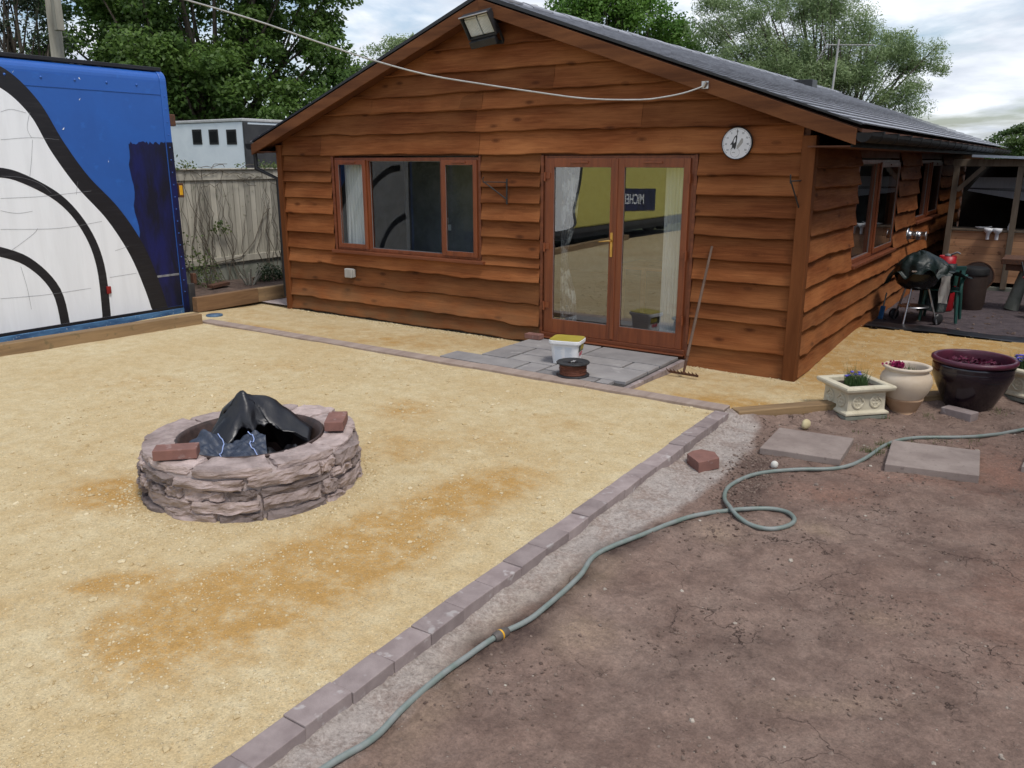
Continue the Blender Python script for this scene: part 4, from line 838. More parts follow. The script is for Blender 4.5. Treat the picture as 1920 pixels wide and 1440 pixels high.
    b=MB(); b.box(XT+.014,XT+.04,6.03,6.09,.37,.47); b.build('red_side_lamp',M['redlens'],t,.006)
    b=MB(); 
    for k_,(y,z) in enumerate(((5.25,3.14),(6.02,2.86),(6.3,2.1),(5.75,2.5),(6.05,3.12))): b.add([(XT+.0052,y+random.uniform(-.02,.02),z+random.uniform(-.02,.02)) for _ in range(3)],[(0,1,2)])
    b.build('paint_chip',M['white'],t)
    b=MB()
    for y in (4.9,):
        b.lathe([(.0,-.0),(.30,.0),(.42,.02),(.46,.08),(.46,.22),(.42,.28),(.3,.29)],(0,0,0),24,M=Matrix.Translation((XT-.45,y,.3))@Matrix.Rotation(PI/2,4,'Y'))
    b.build('wheel',M['black'],t)
    # second lorry box further along the yard: seen mirrored in the glass doors
    t=thing('yellow_lorry','yellow box lorry with a navy name banner, mirrored in the glass doors','lorry body',(XT-1.2,-4,0))
    b=MB(); b.box(XT-2.4,XT,SY0,SY1,.42,TZ+.2); b.build('box_body',M['yellow'],t,.05)
    b=MB(); b.box(XT-2.3,XT-.06,SY0+.1,SY1-.1,.16,.418); b.build('chassis',M['lorrydark'],t)
    b=MB(); b.box(XT-.02,XT+.02,SY0,SY1,.30,.4185); b.build('base_rail',M['lorrydark'],t)
    sheet(cr([(.30,.45),(-1.9,.45),(-2.0,.9),(-2.25,1.5),(-2.35,2.1),(-2.2,2.8),(-1.6,3.2),(.30,3.3)]),.003,'black_edge_panel',M['blackv'])
    sheet(cr([(.30,.45),(-1.76,.45),(-1.86,.9),(-2.11,1.5),(-2.21,2.1),(-2.06,2.75),(-1.5,3.06),(.30,3.12)]),.005,'white_edge_panel',M['white'])
    for y in (-8.0,-7.1,-.9):
        b=MB(); b.lathe([(.0,-.0),(.30,.0),(.42,.02),(.46,.08),(.46,.22),(.42,.28),(.3,.29)],(0,0,0),24,M=Matrix.Translation((XT-.45,y,.46))@Matrix.Rotation(PI/2,4,'Y')); b.build('wheel',M['black'],t)
    b=MB(); b.add([(XT+.012,y,z) for y,z in ((-6.85,.66),(-4.12,.76),(-4.12,1.39),(-6.85,1.30))],[(0,1,2,3)]); bn=b.build('banner',M['navy'],t)
    vs,fs=text_mesh('MICHELIN',.40,0,.004); ang=math.radians(2.2); b=MB()
    b.add([(XT+.014,-5.16+x*math.cos(ang)-y*math.sin(ang),1.045+y*1.0+x*math.sin(ang)) for x,y,z in vs],fs); b.build('lettering',M['white'],bn)
lorry_box()
# ================================================================== timbers on the ground
def timber(name,label,a,b_,wd,z0,z1,m,group=None,cat='sleeper'):
    a=Vector((a[0],a[1],0)); c=Vector((b_[0],b_[1],0)); d=c-a; L=d.length; ang=math.atan2(d.y,d.x)-PI/2
    o=MB().box(-wd/2,wd/2,0,L,0,z1-z0).build(name,m,None,.008); o.location=(a.x,a.y,z0); o.rotation_euler=(0,0,ang); return tag(o,label,cat,group)
timber('timber_sleeper','long new timber sleeper lying along the foot of the blue lorry',(-10.35,-4.2),(-9.59,6.62),.16,-.03,.135,M['sleeper'])
timber('timber_sleeper','dark brown timber sleeper edging the planting bed, next to the lorry',(-10.50,7.20),(-10.50,8.30),.12,-.03,.185,M['sleeperx'])
timber('timber_sleeper','lighter short sleeper in the bed edging near the cabin corner',(-10.50,8.302),(-10.50,8.95),.12,-.03,.18,M['sleeper'])
timber('timber_sleeper','dark far sleeper of the bed edging, half behind the cabin corner',(-10.50,8.952),(-10.50,12),.12,-.03,.18,M['sleeperx'])
yb=lambda x:6.745+.002*(x+9.6)
pk='planks between yard and path'
timber('edging_plank','dusty plank of the left end, running from lorry sleeper toward the patio',(-9.62,6.73),(-7.55,6.735),.17,-.05,.024,M['plank'],pk,'plank')
timber('edging_plank','dusty plank in the middle left, before the path gravel below the window',(-7.548,6.735),(-5.02,6.74),.17,-.05,.025,M['plank'],pk,'plank')
timber('edging_plank','dusty plank along the front edge of the slab patio, by the wire reel',(-5.018,6.74),(-3.70,6.735),.17,-.05,.030,M['plank'],pk,'plank')
timber('edging_plank','dusty plank at the right end, meeting the paver row corner',(-3.698,6.735),(-2.30,6.725),.16,-.05,.028,M['plank'],pk,'plank')
timber('timber_sleeper','angled sleeper on edge between side path and bare earth, left of the planter',(-2.225,6.72),(-1.35,7.73),.14,-.10,.02,M['sleeper'])
timber('timber_sleeper','angled sleeper continuing behind the urn and dark pot',(-1.348,7.733),(.3,9.64),.14,-.10,.02,M['sleeper'])
# paver row
PVM=MB().box(-.0625,.0625,-.1265,.1265,-.10,0).build('paver_block',M['paver'],None,.004)
y=.75; k=0
while y<6.45:
    o=PVM if k==0 else PVM.copy()
    if k: COL.objects.link(o)
    yc=y+.127; o.location=(edge_l(yc)+.0625+random.uniform(-.003,.003),yc,.012+random.uniform(-.005,.004)); o.rotation_euler=(random.uniform(-.016,.016),random.uniform(-.03,.03),.018+random.uniform(-.018,.018))
    tag(o,'mauve concrete paver block set in the row edging the gravel yard','paver','paver blocks edging the gravel yard'); y+=.2555; k+=1
# patio
def patio():
    t=thing('patio','small raised patio of grey sandstone slabs before the glass doors','patio',(-4.4,7.5,0)); del t['category']; t['kind']='structure'
    L=[(-5.30,-4.36,7.79,8.275),(-4.345,-3.41,7.80,8.275),(-5.30,-4.95,7.18,7.775),(-4.935,-4.36,7.46,7.775),(-4.345,-3.72,7.50,7.785),(-3.705,-3.41,7.50,7.785),(-4.935,-4.36,7.17,7.445),(-4.345,-3.41,6.985,7.485),(-5.62,-4.63,6.83,7.155),(-4.615,-4.36,6.83,7.155),(-4.345,-3.68,6.83,6.97),(-3.665,-3.52,6.83,6.97)]
    for x0,x1,y0,y1 in L:
        b=MB(); dz=random.uniform(-.003,.004); b.box(x0+.006,x1-.006,y0+.006,y1-.006,-.02,.028+dz,0,None,random.uniform(.86,1.12)); b.build('paving_slab',M['slab'],t,.005)
    b=MB(); b.box(-5.315,-3.395,6.825,8.30,-.12,.0); b.box(-5.63,-5.316,6.825,7.16,-.12,.0); b.build('mortar_bed',M['joint'],t)
    yy=6.83
    while yy<8.25:
        b=MB(); b.box(-3.393,-3.34,yy,min(yy+.205,8.29),-.13,.0,0,None,random.uniform(.85,1.15)); b.build('edge_brick',M['paver'],t,.004); yy+=.213
patio()
def brick(label,loc,rz,m,dim=(.25,.125,.065),rx=0,group=None,ry=0):
    o=MB().box(-dim[0]/2,dim[0]/2,-dim[1]/2,dim[1]/2,0,dim[2]).build('loose_brick',m,None,.005); o.location=loc; o.rotation_euler=(rx,ry,rz); return tag(o,label,'brick',group)
p=G(1004,634,.03); brick('small reddish brick lying on the patio at the left foot of the doors',(p[0],p[1]-.03,.031),0,M['paverred'],(.21,.11,.06))
p=G(1797,783,-.08); brick('purple-grey brick lying on the earth before the dark glazed pot',(p[0],p[1]+.02,-.085),math.radians(-22),M['paver'],(.27,.13,.075))
# ================================================================== fire pit
def firepit():
    H=.325; Ro=.70; Ri=.455; c=PC
    t=thing('fire_pit','round fire pit ring of mortared pinkish sandstone','fire pit',(c[0],c[1],0))
    b=MB(); b.lathe([(Ri,.0),(Ri,H-.012),(Ro-.04,H-.02),(Ro-.027,H-.05),(Ro-.027,-.02)],(c[0],c[1],0),64,cap=False); b.build('mortar_core',M['mortar'],t)
    # stones: each a lumpy curved block; the masonry is one part
    V=[];F=[];T=[]
    def sstone(a0,a1,z0,z1,r0,r1,tone,top=False,nu=7,nv=4,seed=0):
        o=len(V)
        am=(a0+a1)/2
        n3=lambda u,v,w:(fbm(np.array([u*3+seed*1.7]),np.array([v*3+w*2.1+seed]),seed,3)[0]-.5)
        # box faces as a grid on 6 sides through superellipsoid-like mapping
        N=13
        pts={}
        def P(i,j,k):
            key=(i,j,k)
            if key in pts: return pts[key]
            u=i/N*2-1; v=j/5*2-1; w_=k/5*2-1
            L=max(abs(u)**6+abs(v)**5+abs(w_)**5,1e-9)**(1/5.)
            s=1/L if L>1 else 1.
            u2,v2,w2=u*(.55+.45*s),v*(.6+.4*s),w_*(.6+.4*s)
            a=am+(a1-a0)/2*u2; z=(z0+z1)/2+(z1-z0)/2*w2; r=(r0+r1)/2+(r1-r0)/2*v2
            q=n3(u*.7+1,w_*.5,v)+.22*n3(u*2.6+3,w_*2.2,v+2)
            r+=q*.050*(1 if not top else .4); z+=n3(u+4,v,w_)*(.030 if not top else .022); a+=n3(v,w_,u)*.05
            V.append((c[0]+r*math.cos(a),c[1]+r*math.sin(a),z)); T.append(tone); pts[key]=len(V)-1; return pts[key]
        for i in range(N):
            for j in range(5):
                for kk in (0,5): F.append((P(i,j,kk),P(i+1,j,kk),P(i+1,j+1,kk),P(i,j+1,kk)))
            for k in range(5):
                for jj in (0,5): F.append((P(i,jj,k),P(i+1,jj,k),P(i+1,jj,k+1),P(i,jj,k+1)))
        for j in range(5):
            for k in range(5):
                for ii in (0,N): F.append((P(ii,j,k),P(ii,j+1,k),P(ii,j+1,k+1),P(ii,j,k+1)))
    z=-.03; sd=0; rs=random.Random(5)
    for row,(h) in enumerate((.075,.085,.07,.085)):
        a=rs.uniform(0,1)
        a_end=a+2*PI
        while a<a_end-.08:
            da=rs.choice((.16,.24,.32,.42,.55,.66))*rs.uniform(.85,1.15); 
            if a+da>a_end-.15: da=a_end-a
            sd+=1; hh=h*rs.uniform(.78,1.12); off=rs.uniform(-.014,.022); dz=rs.uniform(-.012,.012)
            sstone(a+.008,a+da-.008,z+.004+dz,z+hh+dz,Ro-.17,Ro+off,rs.choice((.5,.62,.75,.88,.96,1.02,1.08)),seed=sd); a+=da
        z+=h
    a=.2
    while a<2*PI+.2-.1:
        da=rs.uniform(.4,.75)
        if a+da>2*PI+.2-.25: da=2*PI+.2-a
        sd+=1; sstone(a+.012,a+da-.012,H-.045,H+rs.uniform(-.004,.014),Ri+.015,Ro+rs.uniform(-.03,.035),rs.uniform(.85,1.25),True,seed=sd); a+=da
    npmesh('stonework',V,F,M['stone'],t,{'tone':T},False)
    b=MB(); b.lathe([(Ri-.035,-.02),(Ri-.03,H-.09),(Ri-.012,H-.05),(Ri+.012,H-.02),(Ri+.03,H+.004),(Ri+.012,H+.012),(Ri-.005,H-.01),(Ri-.03,H-.06),(Ri-.05,H-.1),(Ri-.06,-.02)],(c[0],c[1],0),64,cap=False); b.build('steel_rim',M['soot'],t)
    b=MB(); b.lathe([(Ri-.04,.03),(.001,.04)],(c[0],c[1],0),40,cap=False); b.build('ash_bed',M['soil'],t)
firepit()
def sheet_mesh(name,m,fn,nu,nv,label,cat,group=None,thick=.002,sub=1):
    V=[];F=[]
    for j in range(nv+1):
        for i in range(nu+1): V.append(fn(i/nu,j/nv))
    for j in range(nv):
        for i in range(nu): a=j*(nu+1)+i; F.append((a,a+1,a+nu+2,a+nu+1))
    o=npmesh(name,V,F,m,None,{'tone':np.ones(len(V))},True)
    so=o.modifiers.new('thick','SOLIDIFY'); so.thickness=thick
    if sub: ss=o.modifiers.new('smooth','SUBSURF'); ss.levels=sub; ss.render_levels=sub
    return tag(o,label,cat,group)
vd=PC/np.linalg.norm(PC); vr=np.array([vd[1],-vd[0]])     # away from / right of the viewer standing at the yard
def pitp(r,a,z): q=PC+vr*r+vd*a; return (q[0],q[1],z)
def interp_rows(rows,u,v):
    n=len(rows)-1; k=min(int(v*n),n-1); f=v*n-k
    def at(row,u):
        m=len(row)-1; i=min(int(u*m),m-1); g_=u*m-i; return np.array(row[i])*(1-g_)+np.array(row[i+1])*g_
    return at(rows[k],u)*(1-f)+at(rows[k+1],u)*f
def membrane():
    # folded black sheet standing up to a peak: rows run from the far foot over the ridge to the near hem (r=right, a=away, z)
    rows=[[(-.28,.20,.10),(-.16,.34,.10),(.0,.38,.10),(.14,.36,.12),(.28,.28,.14),(.42,.14,.20)],
          [(-.275,.15,.24),(-.17,.25,.36),(-.03,.21,.52),(.10,.22,.47),(.25,.20,.36),(.41,.11,.26)],
          [(-.27,.09,.29),(-.19,.15,.43),(-.035,.12,.61),(.09,.15,.52),(.25,.13,.40),(.405,.06,.285)],
          [(-.265,.03,.27),(-.18,.05,.36),(-.03,.04,.47),(.07,.06,.42),(.22,.04,.34),(.385,.0,.275)],
          [(-.255,-.02,.25),(-.16,-.05,.29),(-.035,.0,.345),(.05,.02,.35),(.19,.0,.33),(.36,-.05,.275)]]
    def fn(u,v):
        p=interp_rows(rows,u,v); pk=np.array([-.03,.14]); an=math.atan2(p[1]-pk[1],p[0]-pk[0]); dd=math.hypot(p[0]-pk[0],p[1]-pk[1])
        fold=(abs(math.sin(an*3.3+1.1))-.5)*.075*min(1,dd*5)+(abs(math.sin(an*8+2+dd*9))-.5)*.034*min(1,dd*6)
        n=(fbm(np.array([u*6]),np.array([v*6]),140,3)[0]-.5)*.05
        return pitp(p[0]+n*.6,p[1]+n*.4+fold*.8,p[2]+n*.7+fold*.7)
    sheet_mesh('black_membrane',M['membrane'],fn,34,28,'stiff black plastic membrane peaked up inside the fire pit','plastic sheet',None,.002,0)
    def fn2(u,v):
        r=-.41+u*.50; a=-.40+v*.40; n=fbm(np.array([u*4+3]),np.array([v*4]),150,4)[0]-.5; fold=.05*math.sin(u*11+v*5)*math.sin(v*7+1)+.035*(abs(math.sin(u*19+v*13))-.5)+.03*(abs(math.sin(v*23-u*9+2))-.5)
        lim=.42; d=math.hypot(r,a)
        if d>lim: r*=lim/d; a*=lim/d
        return pitp(r,a,.262+.075*v-.02*u+n*.09+fold*.55)
    o=sheet_mesh('woven_groundsheet',M['weave'],fn2,44,36,'crumpled slate-blue woven ground sheet with pale blue threads in the fire pit','ground sheet')
    for off in (.40,.78):
        b=MB(); pts=[]
        for k in range(18):
            q=np.array(fn2(off+.05*math.sin(k*.5)+.1*k/17,.95-k/17*.9)); pts.append(tuple(q+np.array([0,0,.011])))
        b.tube(pts,.004,5); b.build('blue_thread',M['bluethread'],o)
    def fn3(u,v):
        r=.05+u*.36; a=-.36+v*.36; d=math.hypot(r,a)
        if d>.43: r*=.43/d; a*=.43/d
        n=fbm(np.array([u*6]),np.array([v*6]),160,4)[0]-.5; return pitp(r,a,.20+n*.14+.025*math.sin(u*14))
    sheet_mesh('black_plastic_bag',M['membrane'],fn3,22,18,'shiny crumpled black plastic in the near right of the fire pit','plastic sheet')
membrane()
def onpit(px,py,z,label,ang,m):
    p=G(px,py,z); brick(label,(p[0],p[1],z),ang,m,(.255,.128,.065))
onpit(332,856,.345,'red brick lying on the near left rim of the fire pit',math.atan2(vr[1],vr[0])-.12,M['paverred'])
onpit(631,798,.342,'mauve brick lying end-on on the right rim of the fire pit',math.atan2(vd[1],vd[0])-.25,M['paverred'])
# ================================================================== bucket, reel, rake
def bucket():
    p=G(1054,682,.03); c=Vector((p[0]-.0,p[1]+.10,.031)); t=thing('plastic_tub','white plastic tub with olive lid on the patio slabs','tub',c)
    ang=math.radians(14)
    def rr(w_,d,r,n=6):
        out=[]
        for cx,cyy,a0 in ((w_-r,d-r,0),(-w_+r,d-r,PI/2),(-w_+r,-d+r,PI),(w_-r,-d+r,1.5*PI)):
            for i in range(n+1): a=a0+PI/2*i/n; out.append((cx+r*math.cos(a),cyy+r*math.sin(a)))
        return out
    Mx=Matrix.Translation(c)@Matrix.Rotation(ang,4,'Z')@Matrix.Scale(1.12,4)
    def stack(levels,m,name,caps=True):
        b=MB(); n=len(rr(1,1,.1)); vs=[]
        for w_,d,r,z in levels: vs+=[(x,y,z) for x,y in rr(w_,d,r)]
        fs=[(j*n+i,j*n+(i+1)%n,(j+1)*n+(i+1)%n,(j+1)*n+i) for j in range(len(levels)-1) for i in range(n)]
        b.add(vs,fs,0,Mx); b.add(vs[:n],[list(range(n))[::-1]],0,Mx); b.add(vs[-n:],[list(range(n))],0,Mx); return b.build(name,m,t,.002)
    stack([(.118,.10,.04,0),(.14,.12,.045,.20)],M['whitepl'],'tub_body'); stack([(.152,.132,.05,.19),(.155,.135,.05,.20),(.155,.135,.05,.225),(.148,.128,.048,.228)],M['whitepl'],'tub_rim')
    stack([(.150,.130,.048,.2285),(.150,.130,.048,.2335),(.145,.125,.047,.2355)],M['bucketlid'],'lid')
    b=MB(); sl=lambda z:.118+(.022)*z/.2
    def qd(y0,y1,z0,z1,m,h=.002): b.add([(sl(z0)+h,y0,z0),(sl(z0)+h,y1,z0),(sl(z1)+h,y1,z1),(sl(z1)+h,y0,z1)],[(0,1,2,3)],m,Mx)
    qd(-.075,.085,.115,.185,0); qd(-.02,.085,.13,.18,1,.003)
    vs,fs=text_mesh('EASY',.045,0,.002); b.add([(sl(.085)+.004,x+.01,.09+y) for x,y,z in vs],fs,2,Mx)
    b.build('label_panel',[M['labeldark'],M['bucketlid'],M['labelred']],t)
    b=MB(); sd=lambda z:.10+.02*z/.2
    for i in range(16): z=.03+i*.0085; 
    for i in range(14):
        z=.03+i*.010
        for x0,x1 in ((-.09,-.01-random.uniform(0,.02)),(.01,.085-random.uniform(0,.03))): b.add([(x0,-sd(z)-.002,z),(x1,-sd(z)-.002,z),(x1,-sd(z+.004)-.002,z+.004),(x0,-sd(z+.004)-.002,z+.004)],[(0,1,2,3)],0,Mx)
    b.build('small_print',M['labelgrey'],t)
bucket()
def reel():
    p=G(1074,703,.03); c=(p[0],p[1],.031); t=thing('wire_reel','black plastic reel of rusty copper wire on the patio edge','reel',c)
    for z in (.0,.125):
        b=MB(); b.lathe([(.165,0),(.168,.006),(.165,.012),(.06,.012),(.06,.0)] if z==0 else [(.06,.0),(.165,0),(.168,.008),(.163,.014),(.155,.010),(.06,.008)],(c[0],c[1],c[2]+z),48,cap=(z==0))
        if z:
            for k in range(4): b.box(-.012,.012,.03,.10,.0,.008,0,Matrix.Translation((c[0],c[1],c[2]+z+.004))@Matrix.Rotation(k*PI/2+.4,4,'Z'))
            b.lathe([(.035,-.01),(.035,.012)],(c[0],c[1],c[2]+z),20)
        b.build('flange',M['black'],t)
    b=MB(); b.lathe([(.13,0)]+[(.132+.004*math.sin(i*2.2),.004+i*.0088) for i in range(13)]+[(.13,.112)],(c[0],c[1],c[2]+.0125),40)
    for k in range(9):
        z0=random.uniform(.02,.10); a0=random.uniform(0,6); b.tube([(c[0]+.138*math.cos(a0+i*.28),c[1]+.138*math.sin(a0+i*.28),c[2]+.0125+min(.108,max(.006,z0+.025*math.sin(i*.5+k)))) for i in range(14)],.0028,5)
    b.build('wound_wire',M['copper'],t)
    b=MB(); b.tube([(c[0]+.02+.02*math.cos(i*.9),c[1]-.02+.03*math.sin(i*1.3),c[2]+.14+.012*math.sin(i)) for i in range(16)],.002,5); b.build('loose_wire_end',M['steel'],t)
reel()
def rake():
    foot=G(1281,706,-.05); top=PY(1335,462,YF-.06); t=thing('garden_rake','wooden handled rake leaning on the boards right of the glass doors','rake',(foot[0],foot[1],-.06))
    a=Vector(foot)+Vector((0,0,.03)); e=Vector(top); b=MB(); b.tube([a+(e-a)*.10,a+(e-a)*.5,e],[.0155,.015,.013],10); b.build('handle',M['ragedwood'],t)
    b=MB(); b.tube([a,a+(e-a)*.14],[.012,.017],8); 
    d=Vector((.96,-.05,0)).normalized(); l,r=a-d*.165,a+d*.165; b.bar(l,r,.014,.022)
    for i in range(9): q=l+(r-l)*(i/8); b.tube([q,q+Vector((-.01,-.035,.03)),q+Vector((-.01,-.05,.045))],[.006,.005,.003],5)
    b.build('rake_head',M['rust'],t)
rake()
p=G(402,591,-.03); o=MB().lathe([(.115,0),(.115,.02),(.105,.024),(.08,.022),(.08,.026),(.02,.026)],(0,0,0),32).build('drain_cover',M['bluelid']); o.location=(p[0],p[1],-.04); tag(o,'round blue-grey drain lid set in the gravel by the lorry corner','drain cover')
# ================================================================== pots and planters
def leaves(name,P,Nrm,size,m,parent,tone,aspect=.5,bend=0.):
    """one pointed leaf (4 corners) per position"""
    n=len(P); a=rng.normal(size=(n,3)); a-=Nrm*np.sum(a*Nrm,1,keepdims=True); a/=np.linalg.norm(a,axis=1,keepdims=True)+1e-9; b_=np.cross(Nrm,a)
    s=size[:,None]
    V=np.stack([P-a*s*.5,P+b_*s*aspect*.5,P+a*s*.5+Nrm*s*bend,P-b_*s*aspect*.5],1).reshape(-1,3)
    F=np.arange(4*n).reshape(-1,4); return npmesh(name,V,F,m,parent,{'tone':np.repeat(tone,4)})
def blades(c,n,rad,h,w_,lean=.5,hj=.5):
    V=[];F=[];T=[]
    for i in range(n):
        a=random.uniform(0,2*PI); r=rad*math.sqrt(random.random()); x,y=c[0]+r*math.cos(a),c[1]+r*math.sin(a); hh=h*random.uniform(1-hj,1); la=random.uniform(0,2*PI); ln=lean*random.uniform(.1,1)*hh
        pa=random.uniform(0,PI); dx,dy=w_*math.cos(pa),w_*math.sin(pa); o=len(V); tn=random.random()
        for k in range(3):
            t_=k/3; V.append((x-dx*(1-t_)+math.cos(la)*ln*t_*t_,y-dy*(1-t_)+math.sin(la)*ln*t_*t_,c[2]+hh*t_)); V.append((x+dx*(1-t_)+math.cos(la)*ln*t_*t_,y+dy*(1-t_)+math.sin(la)*ln*t_*t_,c[2]+hh*t_)); T+=[tn,tn]
        V.append((x+math.cos(la)*ln,y+math.sin(la)*ln,c[2]+hh)); V.append((x+math.cos(la)*ln+.0005,y+math.sin(la)*ln,c[2]+hh)); T+=[tn,tn]
        for k in range(3): F.append((o+2*k,o+2*k+1,o+2*k+3,o+2*k+2))
    return V,F,T
M['herb']=leafmat('herb_foliage',(.03,.075,.018),(.10,.16,.06),.25)
def square_planter(c,ang,label,plabel,flower,S=.20):
    t=thing('stone_planter',label,'planter',c)
    Mx=Matrix.Translation(c)@Matrix.Rotation(ang,4,'Z')
    def frust(lv,name,m):
        b=MB(); vs=[]
        for s,z in lv: vs+=[(-s,-s,z),(s,-s,z),(s,s,z),(-s,s,z)]
        b.add(vs,[(j*4+i,j*4+(i+1)%4,j*4+4+(i+1)%4,j*4+4+i) for j in range(len(lv)-1) for i in range(4)]+[(3,2,1,0)],0,Mx); return b.build(name,m,t,.006,3)
    frust([(S+.005,0),(S+.005,.035),(S-.012,.04)],'foot_plinth',M['concrete'])
    frust([(S-.005,.0405),(S+.012,.045),(S+.012,.065),(S-.015,.08),(S-.018,.235),(S+.0,.245),(S+.035,.262),(S+.042,.285),(S+.036,.302),(S-.02,.306),(S-.03,.295),(S-.035,.25)],'planter_body',M['caststone'])
    b=MB()
    for k in range(4):
        for u in (-.085,.085):
            Q=Mx@Matrix.Rotation(k*PI/2,4,'Z')@Matrix.Translation((u,-(S-.0165),.157))@Matrix.Rotation(PI/2,4,'X')
            n=32; prof=[]
            ro=[.062+.0*math.cos(4*2*PI*i/n) for i in range(n)]; ri=[.050*(.78+.22*abs(math.cos(2*2*PI*i/n))) for i in range(n)]
            vs=[(ro[i]*math.cos(2*PI*i/n),ro[i]*math.sin(2*PI*i/n),.004) for i in range(n)]+[((ro[i]-.008)*math.cos(2*PI*i/n),(ro[i]-.008)*math.sin(2*PI*i/n),.010) for i in range(n)]+[(ri[i]*math.cos(2*PI*i/n),ri[i]*math.sin(2*PI*i/n),.010) for i in range(n)]+[(ri[i]*.8*math.cos(2*PI*i/n),ri[i]*.8*math.sin(2*PI*i/n),-.012) for i in range(n)]
            fs=[(j*n+i,j*n+(i+1)%n,(j+1)*n+(i+1)%n,(j+1)*n+i) for j in range(3) for i in range(n)]+[list(range(3*n,4*n))]
            b.add(vs,fs,0,Q)
            for q in range(4): b.lathe([(.017,0),(.014,.006),(.006,.010)],(0,0,0),10,M=Q@Matrix.Translation((.021*math.cos(q*PI/2+PI/4),.021*math.sin(q*PI/2+PI/4),-.006)))
    b.build('quatrefoil_relief',M['caststone'],t)
    b=MB(); b.box(-S+.032,S-.032,-S+.032,S-.032,.24,.262,0,Mx); b.build('soil_fill',M['soil'],t)
    pl=thing('potted_plant',plabel,'plant',(c[0],c[1],c[2]+.262)); 
    V,F,T=blades((c[0],c[1],c[2]+.262),420,.10,.15,.003,.55,.6); npmesh('foliage',V,F,M['herb'],pl,{'tone':T})
    V,F,T=blades((c[0],c[1],c[2]+.262),26,.12,.25,.0016,.4,.35); npmesh('stalk',V,F,M['herb'],pl,{'tone':T})
    b=MB()
    for i in range(flower): a=random.uniform(0,6.3); r=random.uniform(.02,.10); b.lathe([(.002,0),(.016,.006),(.018,.012),(.006,.018)],(c[0]+r*math.cos(a),c[1]+r*math.sin(a),c[2]+.33+random.uniform(0,.06)),7)
    b.build('flower',M['violet'],pl)
f=G(1597,790,-.08); square_planter(Vector((f[0]-.055,f[1]+.275,-.085)),math.radians(46),'square cream cast-stone planter with quatrefoil panels, left end of the pot row','small green herb with thin stalks growing in the left square planter',6)
f=G(1905,757,-.08); square_planter(Vector((f[0]+.0,f[1]+.24,-.06)),math.radians(62),'square cream cast-stone planter at the right picture edge, behind the dark pot','plant with violet flowers in the right square planter',22)
def urn():
    p=G(1690,779,-.085); d=np.array([p[0],p[1]]); d=d/np.linalg.norm(d); c=Vector((p[0]+d[0]*.115,p[1]+d[1]*.115,-.09))
    t=thing('terracotta_urn','round-bellied cream urn fading to bare terracotta at its foot','urn',c)
    b=MB(); b.lathe([(.112,0),(.118,.006),(.118,.022),(.112,.028),(.120,.04),(.158,.135),(.162,.14),(.162,.15),(.158,.155)],c,48); b.build('lower_body',M['terra'],t)
    b=MB(); b.lathe([(.158,.1555),(.190,.21),(.212,.27),(.216,.315),(.205,.355),(.186,.378),(.184,.384),(.178,.388),(.176,.40),(.19,.412),(.200,.424),(.198,.438),(.188,.442),(.172,.440),(.165,.42),(.165,.36)],c,48,cap=False); b.build('belly',M['urncream'],t)
    b=MB(); b.lathe([(.19,.36),(.001,.375)],c,32,cap=False); b.build('soil_fill',M['soil'],t)
    pl=thing('potted_plant','magenta blooms low in the cream urn','plant',c+Vector((0,0,.375)))
    n=160; P=np.array(c)+np.stack([-.08+rng.normal(0,.03,n),-.05+rng.normal(0,.02,n),.44+rng.uniform(-.02,.03,n)],1); N_=rng.normal(size=(n,3)); N_/=np.linalg.norm(N_,axis=1,keepdims=True); leaves('bloom',P,N_,np.full(n,.028),M['petal'],pl,rng.uniform(.8,1.1,n),.9)
    V,F,T=blades((c[0],c[1],c[2]+.375),60,.09,.07,.004,.8,.5); npmesh('foliage',V,F,M['herb'],pl,{'tone':T})
urn()
def bigpot():
    p=G(1812,774,-.085); d=np.array([p[0],p[1]]); d=d/np.linalg.norm(d); c=Vector((p[0]+d[0]*.16,p[1]+d[1]*.16,-.09))
    t=thing('glazed_pot','very large glossy aubergine glazed pot with plum rim','pot',c); s=1.02
    pf=[(.175,0),(.185,.008),(.20,.05),(.235,.12),(.285,.22),(.318,.30),(.330,.345),(.328,.375)]
    b=MB(); b.lathe([(r*s,z*s) for r,z in pf],c,64); b.build('pot_body',M['pot'],t)
    rb=[(.3275,.376)]+[(.326+.004*(i%2),.380+i*.0075) for i in range(6)]+[(.315,.43)]
    b=MB(); b.lathe([(r*s,z*s) for r,z in rb],c,64,cap=False); b.build('ribbed_band',M['pot'],t)
    rm=[(.315,.4305),(.332,.438),(.345,.452),(.343,.470),(.330,.480),(.312,.480),(.300,.470),(.298,.44),(.29,.36)]
    b=MB(); b.lathe([(r*s,z*s) for r,z in rm],c,64,cap=False); b.build('rim',M['potrim'],t)
    b=MB(); b.lathe([(.305,.37),(.001,.38)],c,32,cap=False); b.build('soil_fill',M['soil'],t)
    pl=thing('potted_plant','dark plum leaves and blooms just showing in the large glazed pot','plant',c+Vector((0,0,.38)))
    n=260; a=rng.uniform(0,2*PI,n); r=.24*np.sqrt(rng.uniform(0,1,n)); P=np.array(c)+np.stack([r*np.cos(a),r*np.sin(a),.385+rng.uniform(0,.06,n)],1); N_=rng.normal(size=(n,3)); N_[:,2]=abs(N_[:,2])+.5; N_/=np.linalg.norm(N_,axis=1,keepdims=True); leaves('foliage',P,N_,np.full(n,.045),M['petal'],pl,rng.uniform(.12,.45,n),.7)
bigpot()
